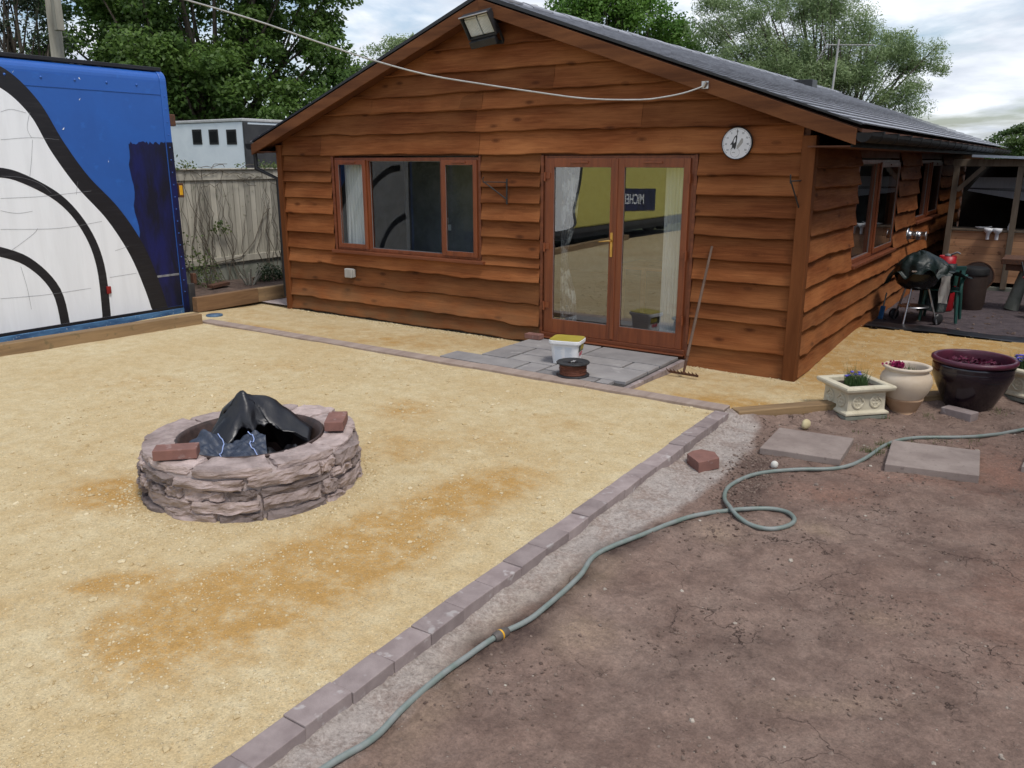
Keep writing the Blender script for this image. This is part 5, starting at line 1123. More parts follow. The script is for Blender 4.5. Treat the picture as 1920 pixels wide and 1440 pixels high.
# ================================================================== slabs, stones, hose on the earth
def stepslab(label,corners,h):
    P=[G(a,b,-.06) for a,b in corners]; c=np.mean(P,0)
    b=MB(); b.prism([(q[0]-c[0],q[1]-c[1]) for q in P],0,h,'Z'); o=b.build('stepping_slab',M['pinkslab'],None,.006); o.location=(c[0],c[1],-.09); o.rotation_euler=(random.uniform(-.015,.015),random.uniform(-.01,.01),0); return tag(o,label,'paving slab')
stepslab('weathered concrete slab lying on the earth behind the hose loop',[(1424,846),(1575,868),(1601,826),(1461,806)],.055)
stepslab('weathered concrete slab at the right, in front of the hose and with moss at its side',[(1658,879),(1835,901),(1837,852),(1672,832)],.065)
stepslab('slab corner just showing at the right picture edge',[(1914,880),(2050,900),(2080,850),(1935,840)],.06)
def rock(label,px,py,r,m,zz=-.08,sc=(1,1,1)):
    p=G(px,py,zz); V,F=stones(np.array([[0,0,0.]]),np.array([r]),.2,.8); o=npmesh('loose_stone',V*np.array(sc),F,m,None,{'tone':np.ones(12)},True); ss=o.modifiers.new('s','SUBSURF'); ss.levels=2; ss.render_levels=2; o.location=(p[0],p[1],zz+r*.55); return tag(o,label,'stone')
rock('rounded yellow limestone lump behind the left stepping slab',1511,803,.062,M['rubble'])
rock('white angular stone beside the hose near the left stepping slab',1452,876,.036,M['whitestone'],-.085,(1,.8,1.2))
def hexbrick():
    P=[G(a,b,.0) for a,b in [(1289,849),(1311,866),(1350,859),(1341,848),(1316,842),(1300,844)]]; c=np.mean(P,0); P=[(q-c)*1.0 for q in P]
    b=MB(); b.prism([(q[0],q[1]) for q in P],0,.085,'Z'); o=b.build('loose_paver',M['paverred'],None,.005); o.location=(c[0],c[1],-.085); o.rotation_euler=(.04,-.03,0); tag(o,'chipped reddish paver lying on the earth beside the paver row','paver')
hexbrick()
def hose():
    P=np.array(HOSE); out=[]
    for i in range(len(P)-1):
        p0=P[max(i-1,0)];p1=P[i];p2=P[i+1];p3=P[min(i+2,len(P)-1)]
        for q in np.linspace(0,1,7)[:-1]: out.append(.5*((2*p1)+(-p0+p2)*q+(2*p0-5*p1+4*p2-p3)*q**2+(-p0+3*p1-3*p2+p3)*q**3))
    out.append(P[-1]); out=np.array(out); hz=dirt_h(out[:,0],out[:,1])
    k=np.ones(9)/9; hz=np.convolve(np.pad(hz,4,'edge'),k,'valid')+.015
    d=np.hypot(out[:,0]+1.585,out[:,1]-4.82); idx=np.arange(len(out)); hz+=np.where((d<.22)&(idx>110),.024*np.exp(-(d/.12)**2),0)
    for cx,cyy in ((-1.15,6.05),): hz+=.0*cx
    t=thing('garden_hose','pale green garden hose snaking and looping over the bare earth','hose',(out[0][0],out[0][1],-.08))
    b=MB(); b.tube([(x,y,z) for (x,y),z in zip(out,hz)],.0140,10); b.build('hose_tube',M['hose'],t)
    i=int(np.argmin(np.hypot(out[:,0]+1.975,out[:,1]-2.80))); a=Vector((*out[i-2],hz[i-2])); e=Vector((*out[i+2],hz[i+2])); dd=(e-a).normalized(); m_=(a+e)/2
    b=MB(); b.tube([m_-dd*.045,m_-dd*.03,m_+dd*.03,m_+dd*.045],[.020,.025,.025,.020],12); b.build('hose_connector',M['connector'],t)
    b=MB(); b.tube([m_-dd*.005,m_+dd*.004],[.0258,.0258],12); b.build('yellow_ring',M['amber'],t)
hose()
def tufts():
    V=[];F=[];T=[]
    for px,py,n,h,r in [(1640,850,70,.07,.07),(1655,838,60,.08,.06),(1620,845,40,.05,.06),(1700,832,50,.04,.09),(1760,832,40,.05,.1),(1820,830,40,.05,.1),(1720,905,18,.03,.03),(1580,780,20,.05,.05),(1660,785,16,.06,.04),(1740,785,30,.08,.06),(1770,760,40,.06,.1),(1870,775,40,.06,.1),(1560,780,16,.1,.02),(1610,812,12,.03,.05)]:
        p=G(px,py,-.085); v,f,t_=blades((p[0],p[1],-.085),n,r,h,.0025,.8,.6); o=len(V); V+=v; F+=[tuple(i+o for i in q) for q in f]; T+=t_
    o=npmesh('grass_weeds',V,F,M['blade'],None,{'tone':T}); struct(o,'sparse grass and weeds sprouting round the stepping slabs','stuff')
tufts()
# ================================================================== fence, vines, bed plants
XFN=-12.0
def fence():
    t=thing('board_fence','weathered grey vertical board fence with vines between lorry and cabin','fence',(XFN,12,.1))
    b=MB(); y=6.2
    while y<20:
        wd=.115; b.box(XFN-.012-random.uniform(0,.008),XFN+.004,y,y+wd-.009,.40,1.88+random.uniform(-.01,.01),0,None,random.uniform(.78,1.15)); y+=wd
    b.build('boards',M['fence'],t)
    b=MB(); b.box(XFN+.005,XFN+.035,6.2,20,1.80,1.965); b.build('top_rail',M['fence'],t,.006)
    b=MB(); b.box(XFN-.05,XFN+.07,6.2,20,1.966,1.99); b.build('capping',M['fence'],t,.006)
    b=MB(); b.box(XFN+.005,XFN+.04,6.2,20,.42,.53); b.build('bottom_rail',M['fence'],t,.006)
    b=MB(); b.box(XFN-.05,XFN-.004,6.2,20,.05,.395); b.build('gravel_board',M['concrete'],t,.006)
    b=MB(); b.box(XFN-.03,XFN-.025,6.2,20,.4,1.88); b.build('backing',M['soffit'],t)
    b=MB(); 
    for y in (10.62,13.6,16.6): b.box(XFN-.06,XFN+.06,y,y+.11,.0,2.03)
    b.build('post',M['fence'],t,.006)
fence()
M['vineleaf']=leafmat('vine_leaf',(.05,.09,.025),(.14,.17,.06),.3)
def vines():
    t=thing('climbing_vine','bare climbing vine with few leaves trained up the board fence','vine',(XFN+.1,8.6,.12)); b=MB()
    rs=random.Random(3)
    for k in range(26):
        y=rs.uniform(8.2,9.1) if k<16 else rs.uniform(9.2,10.5); z=.12; p=[(XFN+.10+rs.uniform(-.03,.1),y,z)]
        n=rs.randint(9,14)
        for i in range(n): y+=rs.uniform(-.085,.07); z+=rs.uniform(.10,.17); p.append((XFN+.045+rs.uniform(0,.015),y,min(z,2.02)))
        b.tube(p,[.0075*(1-.7*i/len(p)) for i in range(len(p))],5)
    for k in range(14):
        y=rs.uniform(8.0,10.2); z=rs.uniform(1.7,2.03); p=[]
        for i in range(9): y+=rs.uniform(.02,.12); z+=rs.uniform(-.05,.05); p.append((XFN+rs.uniform(.04,.09),y,min(max(z,1.4),2.06)))
        b.tube(p,.005,5)
    b.tube([(XFN+.06,8.7,.45),(XFN+.06,9.2,.5),(XFN+.06,9.5,.75),(XFN+.06,9.75,1.2),(XFN+.06,9.9,1.3)],.008,5)
    b.build('stem',M['ivystem'],t)
    n=900; P=np.stack([XFN+rng.uniform(-.15,.12,n),rng.uniform(8.0,13,n),1.98+np.abs(rng.normal(0,.07,n))],1); P=P[fbm(P[:,1]*2.5,P[:,1]*0,200)>.42]
    n2=90; P=np.concatenate([P,np.stack([XFN+.1+rng.uniform(0,.06,n2),8.75+rng.normal(0,.10,n2),1.02+rng.normal(0,.06,n2)],1),np.stack([XFN+.12+rng.uniform(0,.1,140),8.15+rng.normal(0,.18,140),.55+rng.normal(0,.2,140)],1)])
    N_=rng.normal(size=P.shape); N_[:,0]+=1; N_/=np.linalg.norm(N_,axis=1,keepdims=True); leaves('foliage',P,N_,rng.uniform(.03,.07,len(P)),M['vineleaf'],t,rng.uniform(0,1,len(P)),.6)
vines()
M['darkshrub']=leafmat('dark_shrub_leaf',(.012,.026,.010),(.035,.06,.02),.15)
def shrub(name,label,c,r,n,m,size,cat='shrub',stems=6):
    t=thing(name,label,cat,c); c=np.array(c); d=rng.normal(size=(n,3)); d/=np.linalg.norm(d,axis=1,keepdims=True); d[:,2]=np.abs(d[:,2]); rad=rng.uniform(.3,1,n)**.5*(.65+.7*fbm(d[:,0]*2+5,d[:,1]*2+d[:,2]*2,int(r[0]*1000),3))
    P=c+d*rad[:,None]*np.array(r); N_=d+rng.normal(size=d.shape)*.6; N_/=np.linalg.norm(N_,axis=1,keepdims=True)
    leaves('foliage',P,N_,rng.uniform(.6,1.2,n)*size,m,t,rng.uniform(0,1,n),.5)
    b=MB()
    for i in range(stems): a=i*2*PI/stems; b.tube([tuple(c+np.array([.02*math.cos(a),.02*math.sin(a),0])),tuple(c+np.array([r[0]*.5*math.cos(a),r[1]*.5*math.sin(a),r[2]*.7]))],[.008,.003],5)
    b.build('stem',M['ivystem'],t); return t
def at(px,py,X): p=PX(px,py,X); return (p[0],p[1],max(p[2],.14))
shrub('shrub','dark glossy shrub against the fence beside the cabin corner',(-11.45,10.35,.14),(.38,.55,.75),1500,M['darkshrub'],.07)
shrub('shrub','low dark bushy plant in the middle of the planting bed',(-11.35,9.3,.14),(.25,.32,.28),600,M['darkshrub'],.055)
shrub('fern','small light green fern near the front of the planting bed',(-11.1,9.65,.14),(.24,.28,.2),420,M['vineleaf'],.06,'fern')
shrub('shrub','straggly plant at the foot of the fence beside the lorry',(-11.6,8.25,.14),(.2,.25,.5),300,M['vineleaf'],.045)
shrub('hedge_shrub','leafy green bush standing at the near end of the blue lorry',(-11.3,3.2,.0),(.8,1.0,2.3),5200,M['vineleaf'],.10)
def bedbits():
    t=thing('cut_stump','cluster of pale cut-back shrub stems in the planting bed','stump',(-11.2,8.75,.13)); b=MB(); rs=random.Random(4)
    for i in range(9): a=rs.uniform(0,6.3); b.tube([(-11.2+.05*math.cos(a),8.75+.05*math.sin(a),.10),(-11.2+.2*math.cos(a),8.75+.2*math.sin(a),.13+rs.uniform(.15,.32))],[.016,.012],6)
    b.build('stems',M['pole'],t)
    o=MB().box(-.06,.06,-.22,.22,0,.05).build('loose_board',M['rust'],None,.004); o.location=(-11.35,8.25,.15); o.rotation_euler=(0,.05,.3); tag(o,'short brown board lying in the planting bed by the lorry','board')
bedbits()
# telegraph pole and white lorry behind
p=W(97,95,17); t=thing('telegraph_pole','weathered square utility pole rising behind the blue lorry','pole',(p[0],p[1],0))
b=MB(); q=W(88,-80,17); b.bar((p[0],p[1],0),(p[0]+(q[0]-p[0]),p[1]+(q[1]-p[1]),q[2]),.21,.21); b.build('shaft',M['pole'],t,.01)
b=MB(); q=W(118,30,17); b.box(q[0]-.05,q[0]+.10,q[1]-.2,q[1]-.05,q[2]-.3,q[2]+.6); b.build('side_batten',M['pole'],t,.01)
def horsebox():
    Y=14.2; e=PY(454,223,Y); zt=e[2]; x1=e[0]; t=thing('horsebox_lorry','pale white horsebox lorry parked behind the board fence','lorry',(x1-3,Y+1,0))
    b=MB(); b.box(x1-7,x1,Y,Y+2.4,.6,zt-.06); b.build('body',M['lorrywhite'],t,.03)
    b=MB(); b.box(x1-7.03,x1+.03,Y-.03,Y+2.43,zt-.059,zt+.02); b.build('roof',M['lorrygrey'],t,.02)
    for a,c in ((360,380),(391,411),(424,445)):
        p0=PY(a,243,Y);p1=PY(c,271,Y); b=MB(); b.box(p0[0],p1[0],Y-.012,Y-.002,p1[2],p0[2]); wn=b.build('window',M['rubber'],t,.05,3)
        b=MB(); b.box(p0[0]+.05,p1[0]-.05,Y-.018,Y-.0125,p1[2]+.05,p0[2]-.05); b.build('pane',M['tint'],wn,.03,3)
    b=MB(); b.box(x1+.001,x1+.04,Y+.12,Y+2.3,.9,zt-.12); b.build('open_rear',M['lorrydark'],t)
    b=MB(); b.box(x1+.002,x1+.08,Y-.02,Y+.10,.6,zt-.07); b.build('rear_frame',M['lorrydark'],t,.01)
    b=MB(); b.box(x1-7,x1+.02,Y+.1,Y+2.3,.35,.598); b.build('chassis',M['lorrydark'],t)
    for x in (x1-1.2,x1-6): 
        b=MB(); b.lathe([(.0,0),(.25,.0),(.46,.03),(.46,.24),(.3,.27)],(0,0,0),24,M=Matrix.Translation((x,Y+.24,.46))@Matrix.Rotation(PI/2,4,'X')); b.build('wheel',M['black'],t)
    # pale low wall of the next yard
    t=thing('rendered_wall','pale rendered yard wall glimpsed between fence and cabin','wall',(-19,22,0)); b=MB(); b.box(-24,-16.5,21.9,22.1,-.1,2.2); b.build('wall_face',M['lorrygrey'],t); b=MB(); b.box(-24,-16.5,21.85,22.15,2.201,2.28); b.build('coping',M['concrete'],t,.01)
horsebox()
# ================================================================== trees
def ell_clumps(ells,n,seed):
    r=np.random.default_rng(seed); out=[]; vol=np.array([e[3]*e[4]*e[5] for e in ells]); pk=r.choice(len(ells),n,p=vol**.75/np.sum(vol**.75))
    for k in pk:
        e=ells[k]; d=r.normal(size=3); d/=np.linalg.norm(d); rad=r.uniform(.25,1)**.5*r.uniform(.75,1.08); out.append((e[0]+d[0]*rad*e[3],e[1]+d[1]*rad*e[4],e[2]+d[2]*rad*e[5]))
    return np.array(out)
def tree(name,label,base,ells,nclump,nleaf,lsize,csize,mt,trunk_r,seed,aspect=.55,droop=0.,group=None,limb=3,thin=.5,fork=.35):
    r=np.random.default_rng(seed); t=thing(name,label,'tree',(base[0],base[1],-.15)); C_=ell_clumps(ells,nclump,seed)
    per=r.poisson(nleaf/nclump*r.uniform(.4,1.6,nclump)); idx=np.repeat(np.arange(nclump),per); n=len(idx)
    d=r.normal(size=(n,3)); d/=np.linalg.norm(d,axis=1,keepdims=True); rad=r.uniform(0,1,n)**.45*csize*r.uniform(.6,1.35,nclump)[idx]
    P=C_[idx]+d*rad[:,None]*np.array([1,1,.62])
    if droop: P[:,2]-=droop*r.uniform(0,1,n)*csize
    N_=d*.5+r.normal(size=(n,3))*.55; N_[:,2]+=.45; N_/=np.linalg.norm(N_,axis=1,keepdims=True)
    tone=np.clip(r.uniform(0,1,nclump)[idx]*.6+r.uniform(0,1,n)*.4,0,1)
    global rng; keep=rng; rng=r
    leaves('crown',P,N_,r.uniform(.65,1.3,n)*lsize,mt,t,tone,aspect); rng=keep
    top=np.mean([e[:3] for e in ells],0); b=MB(); B0=np.array([base[0],base[1],-.2]); fk=B0*(1-fork)+np.array([top[0],top[1],top[2]])*fork
    b.tube([tuple(B0),tuple((B0+fk)/2+r.normal(size=3)*.08),tuple(fk)],[trunk_r*1.25,trunk_r,trunk_r*.85],8); b.build('trunk',M['bark'],t)
    b=MB()
    for i in range(0,nclump,limb):
        q=C_[i]; m1=fk*.55+q*.45+r.normal(size=3)*.25; m1[2]-=.1; rr=trunk_r*r.uniform(.22,.5)
        b.tube([tuple(fk+(r.normal(size=3))*trunk_r*.3),tuple(m1),tuple(q)],[rr,rr*.6,rr*.15],5,cap=False)
    b.build('limbs',M['bark'],t); return t
M['maple']=leafmat('broad_dark_leaf',(.034,.080,.014),(.125,.205,.044),.34)
M['conif']=leafmat('conifer_spray',(.010,.022,.009),(.03,.045,.016),.15)
M['bright']=leafmat('fresh_green_leaf',(.06,.15,.02),(.14,.25,.045),.35)
M['willow']=leafmat('willow_leaf',(.125,.19,.07),(.29,.365,.185),.35)
M['midgreen']=leafmat('hedge_leaf',(.04,.08,.02),(.10,.155,.04),.3)
def E(px,py,t,rx,rz,ry=None): q=W(px,py,t); return (q[0],q[1],q[2],rx,ry or rx,rz)
q=W(360,200,28); tree('sycamore','large dark leafy tree filling the sky behind the blue lorry',(q[0],q[1]),[E(330,50,28,3.6,2.5),E(190,60,28,2.4,2.4),E(520,60,28,1.9,2.3),E(590,15,28,1.1,1.0),E(560,185,27.5,1.6,.9),E(420,195,27.5,3.0,1.1),E(610,130,27.5,.9,.9),E(250,200,27.5,2.6,1.2),E(340,130,27,3.,1.2),E(400,-120,28,4.2,2.2)],420,120000,.17,.70,M['maple'],.32,21,limb=6)
q=W(20,200,21); tree('conifer','very dark conifer at the far left behind the lorry',(q[0],q[1]),[E(20,30,21,1.1,1.3),E(-60,-20,21,1.6,2.2),E(70,65,21,.7,.6),E(30,-60,21,1.2,1.2)],110,16000,.13,.4,M['conif'],.2,22,.3)
q=W(720,300,34); tree('ash_tree','thin grey-green treetop showing left of the gable',(q[0],q[1]),[E(715,110,34,.8,.9),E(760,90,34,.8,.6),E(690,130,34,.6,.5)],50,5200,.14,.45,M['willow'],.12,23,.35)
q=W(690,320,30); tree('hawthorn','bushy mid green tree at the foot of the left roof slope',(q[0],q[1]),[E(685,185,30,1.3,1.2),E(640,200,30,1.0,1.2),E(740,150,30,.9,.9)],80,12000,.13,.42,M['midgreen'],.14,24)
q=W(1160,200,42); tree('lime_tree','fresh green rounded tree rising behind the roof ridge',(q[0],q[1]),[E(1110,45,42,2.6,2.0),E(1200,50,42,2.2,1.7),E(1265,80,42,1.3,1.0),E(1060,25,42,1.2,.8),E(1140,0,42,2.4,1.2),E(1290,105,42,1.0,.8)],170,30000,.19,.75,M['bright'],.25,25,group=None)
q=W(1570,260,38); tree('willow_tree','tall airy grey-green willow behind the right roof slope',(q[0],q[1]),[E(1370,60,39,2.2,2.4),E(1440,40,38,1.6,2.2),E(1540,60,38,2.2,2.2),E(1620,90,38,1.9,2.0),E(1700,90,38,1.3,1.2),E(1580,150,38,1.8,1.4),E(1680,170,38,1.2,1.0),E(1460,130,38,1.9,1.2),E(1740,120,38,.7,.6),E(1720,195,38,.8,.4),E(1340,30,39,1.3,1.6),E(1530,-10,38,2.2,1.0),E(1400,110,38,2.0,1.),E(1520,140,38,2.,1.2)],440,105000,.165,.66,M['willow'],.26,26,.24,.5,limb=4,fork=.35)
q=W(1890,300,45); tree('small_tree','small bright tree low at the right picture edge',(q[0],q[1]),[E(1885,270,45,1.6,1.0),E(1930,260,45,1.6,1.4),E(1850,285,45,.9,.5)],60,9000,.16,.5,M['midgreen'],.15,27)
# mixed hedge far behind, one mass
def hedge():
    n=26000; a=rng.uniform(0,1,n); px=-900+a*3700; P=np.array([W(x,300,t) for x,t in zip(px,rng.uniform(48,56,n))]); P[:,2]=rng.uniform(0,1,n)**.8*(2.6+1.6*fbm(px*.01,px*0,230))
    N_=rng.normal(size=(n,3)); N_/=np.linalg.norm(N_,axis=1,keepdims=True); o=leaves('far_hedge',P,N_,rng.uniform(.25,.5,n),M['midgreen'],None,rng.uniform(0,1,n),.6); struct(o,'far mixed hedge closing the view','stuff')
hedge()
def blocker_hedge():  # unseen hedge, added to block low sky light and darken the side wall
    t=thing('sky_blocker_hedge','tall dark unseen hedge added right of the yard to block sky light','hedge',(3.9,14,-.1)); n=70000
    P=np.stack([3.9+rng.uniform(-.9,.9,n),rng.uniform(4.5,21.5,n),rng.uniform(0,1,n)**.8*(5.4+.5*rng.uniform(-1,1,n))],1); N_=rng.normal(size=(n,3)); N_/=np.linalg.norm(N_,axis=1,keepdims=True); leaves('foliage',P,N_,rng.uniform(.12,.22,n),M['darkshrub'],t,rng.uniform(0,1,n),.55)
    for y in np.arange(5,21.5,.9): MB().tube([(3.9,y,-.15),(3.9+random.uniform(-.2,.2),y+random.uniform(-.2,.2),4.)],[.06,.02],6).build('stem',M['bark'],t)
blocker_hedge()
# ================================================================== shelter and things at the right back
YS=16.2
def shelter():
    t=thing('garden_shelter','dark timber lean-to shelter with pine counter beyond the cabin side','shelter',(-.5,YS+1,-.03))
    f=lambda px,py,Y=YS:PY(px,py,Y)
    b=MB(); z=.10; 
    while z<.93: h=min(.118,.95-z); b.box(-1.86,2.6,YS,YS+.02,z,z+h-.004,0,None,random.uniform(.85,1.12)); z+=.118
    b.build('counter_front',M['panelpine'],t,.002)
    b=MB(); b.box(-1.88,2.6,YS-.03,YS+.5,.952,.985); b.build('counter_top',M['shedtimber'],t,.004)
    b=MB(); b.box(-1.84,2.6,YS-.05,YS+.15,-.06,.03); b.build('ground_beam',M['concrete'],t,.006)
    for x in (-1.84,-.90,.9,2.5): b=MB(); b.box(x-.045,x+.045,YS-.07,YS-.002,.0,2.02); b.build('post',M['shedtimber'],t,.004)
    b=MB(); b.bar((-1.795,YS-.036,1.62),(-1.43,YS-.036,2.02),.05,.07); b.build('brace',M['shedtimber'],t)
    b=MB(); b.box(-1.9,2.7,YS-.075,YS+.0,2.021,2.14); b.build('head_beam',M['shedtimber'],t,.004)
    b=MB(); b.prism([(-1.62,2.17),(2.9,1.98),(2.9,2.02),(-1.62,2.21)],YS-.25,20.6); b.build('roof_sheet',M['metalroof'],t)
    b=MB(); b.box(-2.15,2.9,20.4,20.5,-.05,2.1); b.box(2.7,2.8,YS+.1,20.39,-.05,1.9); b.build('back_wall',M['darkint'],t)
    o=thing('white_tarp','pale tarpaulin hung under the shelter roof','tarpaulin',(-1,17.0,1.7)); nx=18
    V=[];F=[]
    lowz=lambda x:1.60-.17*np.clip((x+1.75)/1.0,0,3)
    xs=np.linspace(-1.72,1.2,nx)
    for i,x in enumerate(xs):
        for k in range(5): tt=k/4; V.append((x+(1-tt)*.0+ (.14*tt if i==0 else 0),17.0+.15*tt+.02*math.sin(i*1.3),lowz(x)*(1-tt)+1.83*tt))
    for i in range(nx-1):
        for k in range(4): a=i*5+k; F.append((a,a+5,a+6,a+1))
    npmesh('sheet',V,F,M['tarp'],o,{'tone':np.ones(len(V))},True)
    l=thing('washing_line','thin dark lines strung across the shelter opening','line',(-1.7,16.6,1.65)); b=MB()
    for k,(za,zb) in enumerate(((1.66,1.66),(1.655,1.60),(1.65,1.55))): b.tube([(-1.72,16.5,za),(-.3,16.5,(za+zb)/2-.015),(1.2,16.5,zb)],.005,5)
    b.build('strand',M['rope'],l)
    for lab,px,kind in (('white plastic pipe hopper hung tilted on the counter edge',1853,'h'),('white plastic hopper with downpipe hung on the counter edge',1870,'h'),('low white dish on the left of the counter top',1838,'d'),('small white bottle on the counter top by the post',1890,'b')):
        p=PY(px,437,YS-.05); c=Vector((p[0],YS-.09 if kind=='h' else YS+.06,.985))
        o=thing('white_fitting',lab,'fitting',c); b=MB()
        if kind=='h':
            b.lathe([(.028,-.16),(.03,-.06),(.066,-.02),(.07,.03),(.06,.03),(.056,-.01)],c,18,M=None); b.build('hopper',M['whitepl'],o); b=MB(); b.box(c.x-.03,c.x+.03,c.y+.031,c.y+.10,c.z+.002,c.z+.012); b.build('hook',M['whitepl'],o)
        elif kind=='d': b.lathe([(.05,0.001),(.10,.035),(.095,.037),(.05,.008)],c,20); b.build('dish',M['whitepl'],o); b=MB(); b.tube([(c.x+.09,c.y,c.z+.03),(c.x+.15,c.y,c.z+.05)],.008,6); b.build('handle',M['whitepl'],o)
        else: b.lathe([(.025,.001),(.027,.06),(.012,.085)],c,14); b.build('bottle',M['whitepl'],o); b=MB(); b.lathe([(.014,.0855),(.014,.11)],c,12); b.build('cap',M['whitepl'],o)
shelter()
def bbq():
    p=G(1698,604,-.03); c=Vector((-1.68,12.15,-.03)); t=thing('kettle_barbecue','black kettle barbecue on three bright tubular legs','barbecue',c)
    b=MB(); b.lathe([(.06,.46),(.16,.48),(.24,.54),(.275,.62),(.285,.70)],c,32); b.build('bowl',M['enamel'],t)
    b=MB(); b.lathe([(.285,.701),(.28,.74),(.24,.82),(.14,.89),(.03,.91)],c,32); b.build('lid',M['enamel'],t)
    for (dx,dy) in ((-.06,-.30),(.30,.06),(-.26,.20)):
        b=MB(); b.tube([(c.x+dx*.45,c.y+dy*.45,.52),(c.x+dx,c.y+dy,-.02)],.014,8); b.build('leg',M['steel'],t)
    for (dx,dy) in ((.30,.10),(-.27,.24)):
        b=MB(); b.lathe([(.02,-.02),(.075,-.02),(.075,.02),(.02,.02)],(0,0,0),18,M=Matrix.Translation((c.x+dx,c.y+dy,.045))@Matrix.Rotation(PI/2,4,'Y')@Matrix.Rotation(.6,4,'X')); b.build('wheel',M['black'],t)
    b=MB(); b.lathe([(.19,.235),(.19,.247),(.05,.24)],c,28); b.build('ash_pan',M['steel'],t)
    b=MB(); b.box(c.x-.03,c.x+.03,c.y-.305,c.y-.285,.70,.72); b.build('vent_tab',M['steel'],t)
    def fn(u,v):
        a=u*2*PI; rr=[0,.10,.22,.30,.335,.345,.36][min(int(v*6),6)] if v>=1 else float(np.interp(v,[0,.2,.4,.6,.8,1],[0,.12,.22,.275,.295,.305])); z=float(np.interp(v,[0,.2,.4,.6,.8,1],[.935,.925,.865,.79,.72,.66]))
        ext=max(0,math.cos(a-.95))**3; lf=max(0,math.cos(a-3.3))**6
        rr*=1+ext*1.2*v+lf*.10*v; z=z-ext*v*.07-lf*.10*v+(.05*math.sin(a*5+1)+.03*math.sin(a*11))*v*v
        n=fbm(np.array([math.cos(a)*2.2+5]),np.array([math.sin(a)*2.2+v*4]),170,4)[0]-.5
        rr*=1+n*.20*v+.05*v*math.sin(a*9+v*3); return (c.x+rr*math.cos(a),c.y+rr*math.sin(a),z+n*.10)
    sheet_mesh('barbecue_cover',M['cover'],fn,64,18,'dark green rain cover crumpled over barbecue and chair back','cover',None,.003)
    o=thing('grill_cloth','pale grey rag hanging from the right side of the barbecue','cloth',(c.x+.33,c.y-.12,.6)); b=MB(); V=[];F=[]
    for k in range(9):
        z=.66-k*.045
        for i in range(5): V.append((c.x+.30+.03*i+.01*math.sin(k+i),c.y-.14+.02*math.sin(i*2.+k*.6),z+.01*math.sin(i*3)))
    for k in range(8):
        for i in range(4): a=k*5+i; F.append((a,a+1,a+6,a+5))
    npmesh('rag',V,F,M['greypl'],o,{'tone':np.ones(len(V))},True)
    # chair
    c2=Vector((-1.40,12.62,-.03)); o=thing('garden_chair','green plastic garden chair behind the barbecue','chair',c2)
    b=MB(); b.box(c2.x-.22,c2.x+.22,c2.y-.22,c2.y+.2,.40,.425); b.build('seat',M['greenchair'],o,.012)
    b=MB(); 
    for i in range(6): x=c2.x-.19+i*.076; b.bar((x,c2.y+.21,.43),(x,c2.y+.27,.66),.05,.014)
    b.bar((c2.x-.22,c2.y+.275,.67),(c2.x+.22,c2.y+.275,.67),.03,.06); b.build('backrest',M['greenchair'],o,.004)
    for sx in (-1,1):
        for sy in (-1,1): b=MB(); b.tube([(c2.x+sx*.19,c2.y+sy*.18,.40),(c2.x+sx*.225,c2.y+sy*.22,-.02)],[.028,.02],8); b.build('leg',M['greenchair'],o)
        b=MB(); b.tube([(c2.x+sx*.225,c2.y-.2,.40),(c2.x+sx*.235,c2.y-.2,.56),(c2.x+sx*.235,c2.y+.24,.58)],.022,8); b.build('armrest',M['greenchair'],o)
    # dark jacket over the chair
    o=None
    def fj(u,v):
        x=c2.x-.27+u*.36; f=v*4
        if f<1: y,z=c2.y+.36-.02*f,.30+.42*f
        elif f<1.4: y,z=c2.y+.34-(f-1)*.25,.72
        elif f<2.6: y,z=c2.y+.24-(f-1.4)*.10,.72-(f-1.4)*.22
        else: y,z=c2.y+.12-(f-2.6)*.26,.456-(f-2.6)*.05-max(0,f-3.4)*.45
        n=fbm(np.array([u*5]),np.array([v*6]),190,3)[0]-.5; return (x+n*.05,y+n*.05+.015*math.sin(u*15),z+n*.04)
    sheet_mesh('dark_jacket',M['cover'],fj,16,28,'dark jacket draped over the back and seat of the green chair','jacket',None,.004)
    # gas bottle
    c3=Vector((-1.5,13.55,-.03)); o=thing('gas_bottle','red gas bottle with shrouded valve behind the green chair','gas bottle',c3)
    b=MB(); b.lathe([(.14,0),(.155,.02),(.155,.50),(.14,.57),(.09,.61)],c3,28); b.build('cylinder',M['gasred'],o)
    b=MB(); b.lathe([(.12,.60),(.165,.605),(.165,.64),(.12,.66)],c3,28); b.build('pink_band',M['pinkred'],o)
    b=MB(); b.lathe([(.115,.655),(.115,.80),(.11,.80),(.11,.655)],c3,28,cap=False); b.build('shroud',M['gasred'],o)
    b=MB(); b.lathe([(.025,.61),(.025,.78),(.05,.79),(.05,.82),(.01,.83)],c3,12); b.tube([(c3.x,c3.y,c3.z+.8),(c3.x+.12,c3.y-.05,c3.z+.86),(c3.x+.16,c3.y-.05,c3.z+.84)],.014,6); b.build('valve',M['bead'],o)
    # barrel + round lid leaning
    c4=Vector((-1.18,13.9,-.03)); o=thing('barrel','dark brown barrel with black lid before the shelter counter','barrel',c4)
    b=MB(); b.lathe([(.18,0),(.205,.12),(.21,.3),(.20,.52)],c4,28); b.build('barrel_body',M['brownbarrel'],o); b=MB(); b.lathe([(.215,.521),(.215,.60),(.19,.62)],c4,28); b.build('lid',M['gutter'],o)
    o=thing('round_tray','round rusty metal disc leaning on the shelter counter','disc',(-1.02,15.9,.0)); Mx=Matrix.Translation((-1.28,15.9,.22))@Matrix.Rotation(math.radians(80),4,'X')
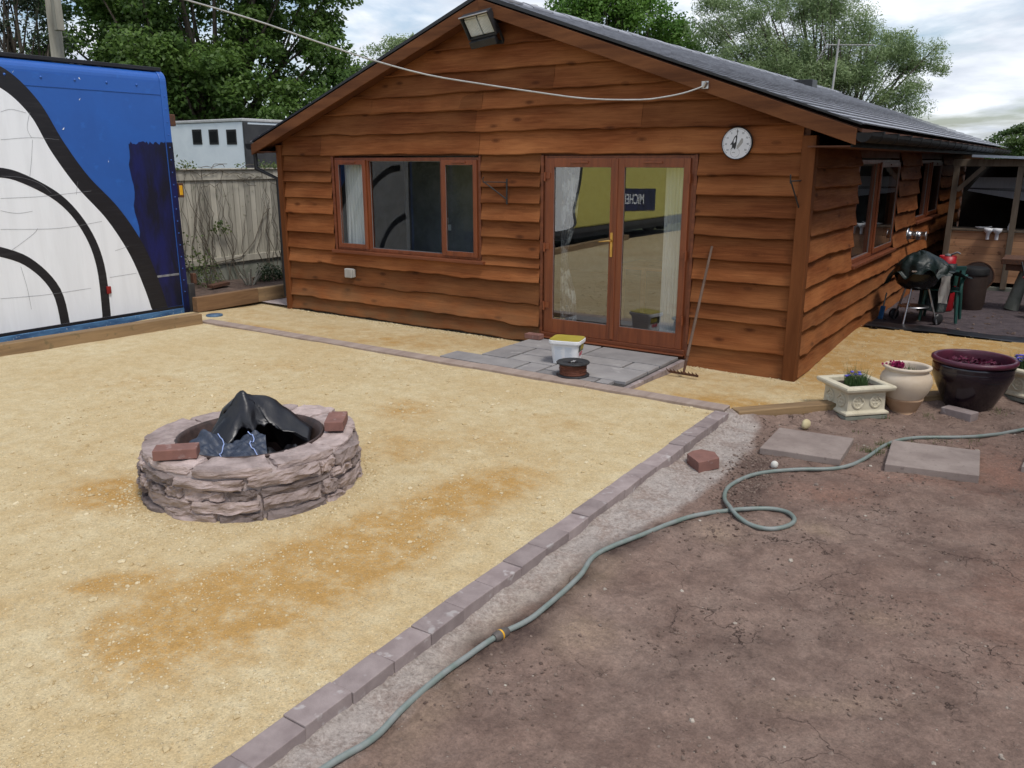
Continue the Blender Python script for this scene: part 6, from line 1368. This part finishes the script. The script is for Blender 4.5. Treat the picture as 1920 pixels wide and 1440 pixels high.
    b=MB(); b.lathe([(.22,-.012),(.24,-.006),(.24,.006),(.22,.012)],(0,0,0),40,M=Mx); b.build('disc',M['brownbarrel'],o); b=MB(); b.lathe([(.235,-.016),(.255,-.016),(.255,.016),(.235,.016),(.235,-.016)],(0,0,0),40,M=Mx,cap=False); b.build('hoop',M['rust'],o)
    # blue tool
    a=Vector(G(1650,598,-.03)); o=thing('hand_spade','blue plastic spade stood against the cabin side wall','spade',a); e=a+Vector((.03,.10,.36)); b=MB(); b.tube([a+(e-a)*.45,e],.010,8); b.build('shaft',M['bead'],o)
    b=MB(); b.bar(a,a+(e-a)*.5,.07,.02); b.build('blade',M['bluetool'],o,.008)
    # tables
    c5=Vector((-.42,14.2,-.03)); o=thing('stone_table','dark topped table on pale concrete legs at the right edge','table',c5)
    b=MB(); b.box(c5.x-.42,c5.x+1.0,c5.y-.32,c5.y+.32,.66,.74); b.box(c5.x-.36,c5.x+1.0,c5.y-.28,c5.y+.28,.57,.659); b.build('tabletop',M['rust'],o,.008)
    for x in (c5.x-.12,c5.x+.75):
        b=MB(); b.tube([(x-.10,c5.y-.05,-.02),(x-.05,c5.y-.05,.25),(x+.04,c5.y-.05,.56)],[.10,.085,.10],14); b.build('leg',M['concrete'],o)
    o=MB().box(-.13,.13,-.10,.10,0,.012).build('folded_cloth',M['orange'],None,.004); o.location=(c5.x+.1,c5.y-.1,.742); tag(o,'folded orange cloth lying on the dark table top','cloth')
    a=Vector((c5.x-.16,13.75,.72)); e=Vector((c5.x+.06,13.5,.12)); o=thing('garden_strimmer','thin shafted strimmer leaning on the stone table','strimmer',e); b=MB(); b.tube([a,e],.012,8); b.build('shaft',M['black'],o); b=MB(); b.lathe([(.05,-.12),(.09,-.08),(.09,.05),(.05,.10)],e,14); b.build('motor_head',M['brownbarrel'],o); b=MB(); b.tube([a+(e-a)*.35+Vector((-.03,0,0)),a+(e-a)*.35+Vector((.05,0,.02))],.016,8); b.build('grip',M['redlens'],o)
    # black weed membrane edge at the end of the path
    def fn(u,v):
        x=-2.15+u*2.6; y=11.42+v*.30+.06*math.sin(x*3); return (x,y,-.005+.028*(fbm(np.array([x*4]),np.array([v*2]),180,3)[0])+.01*v)
    sheet_mesh('weed_membrane',M['membrane'],fn,60,5,'black weed membrane edge showing beyond the ochre path','membrane',None,.003,0)
bbq()
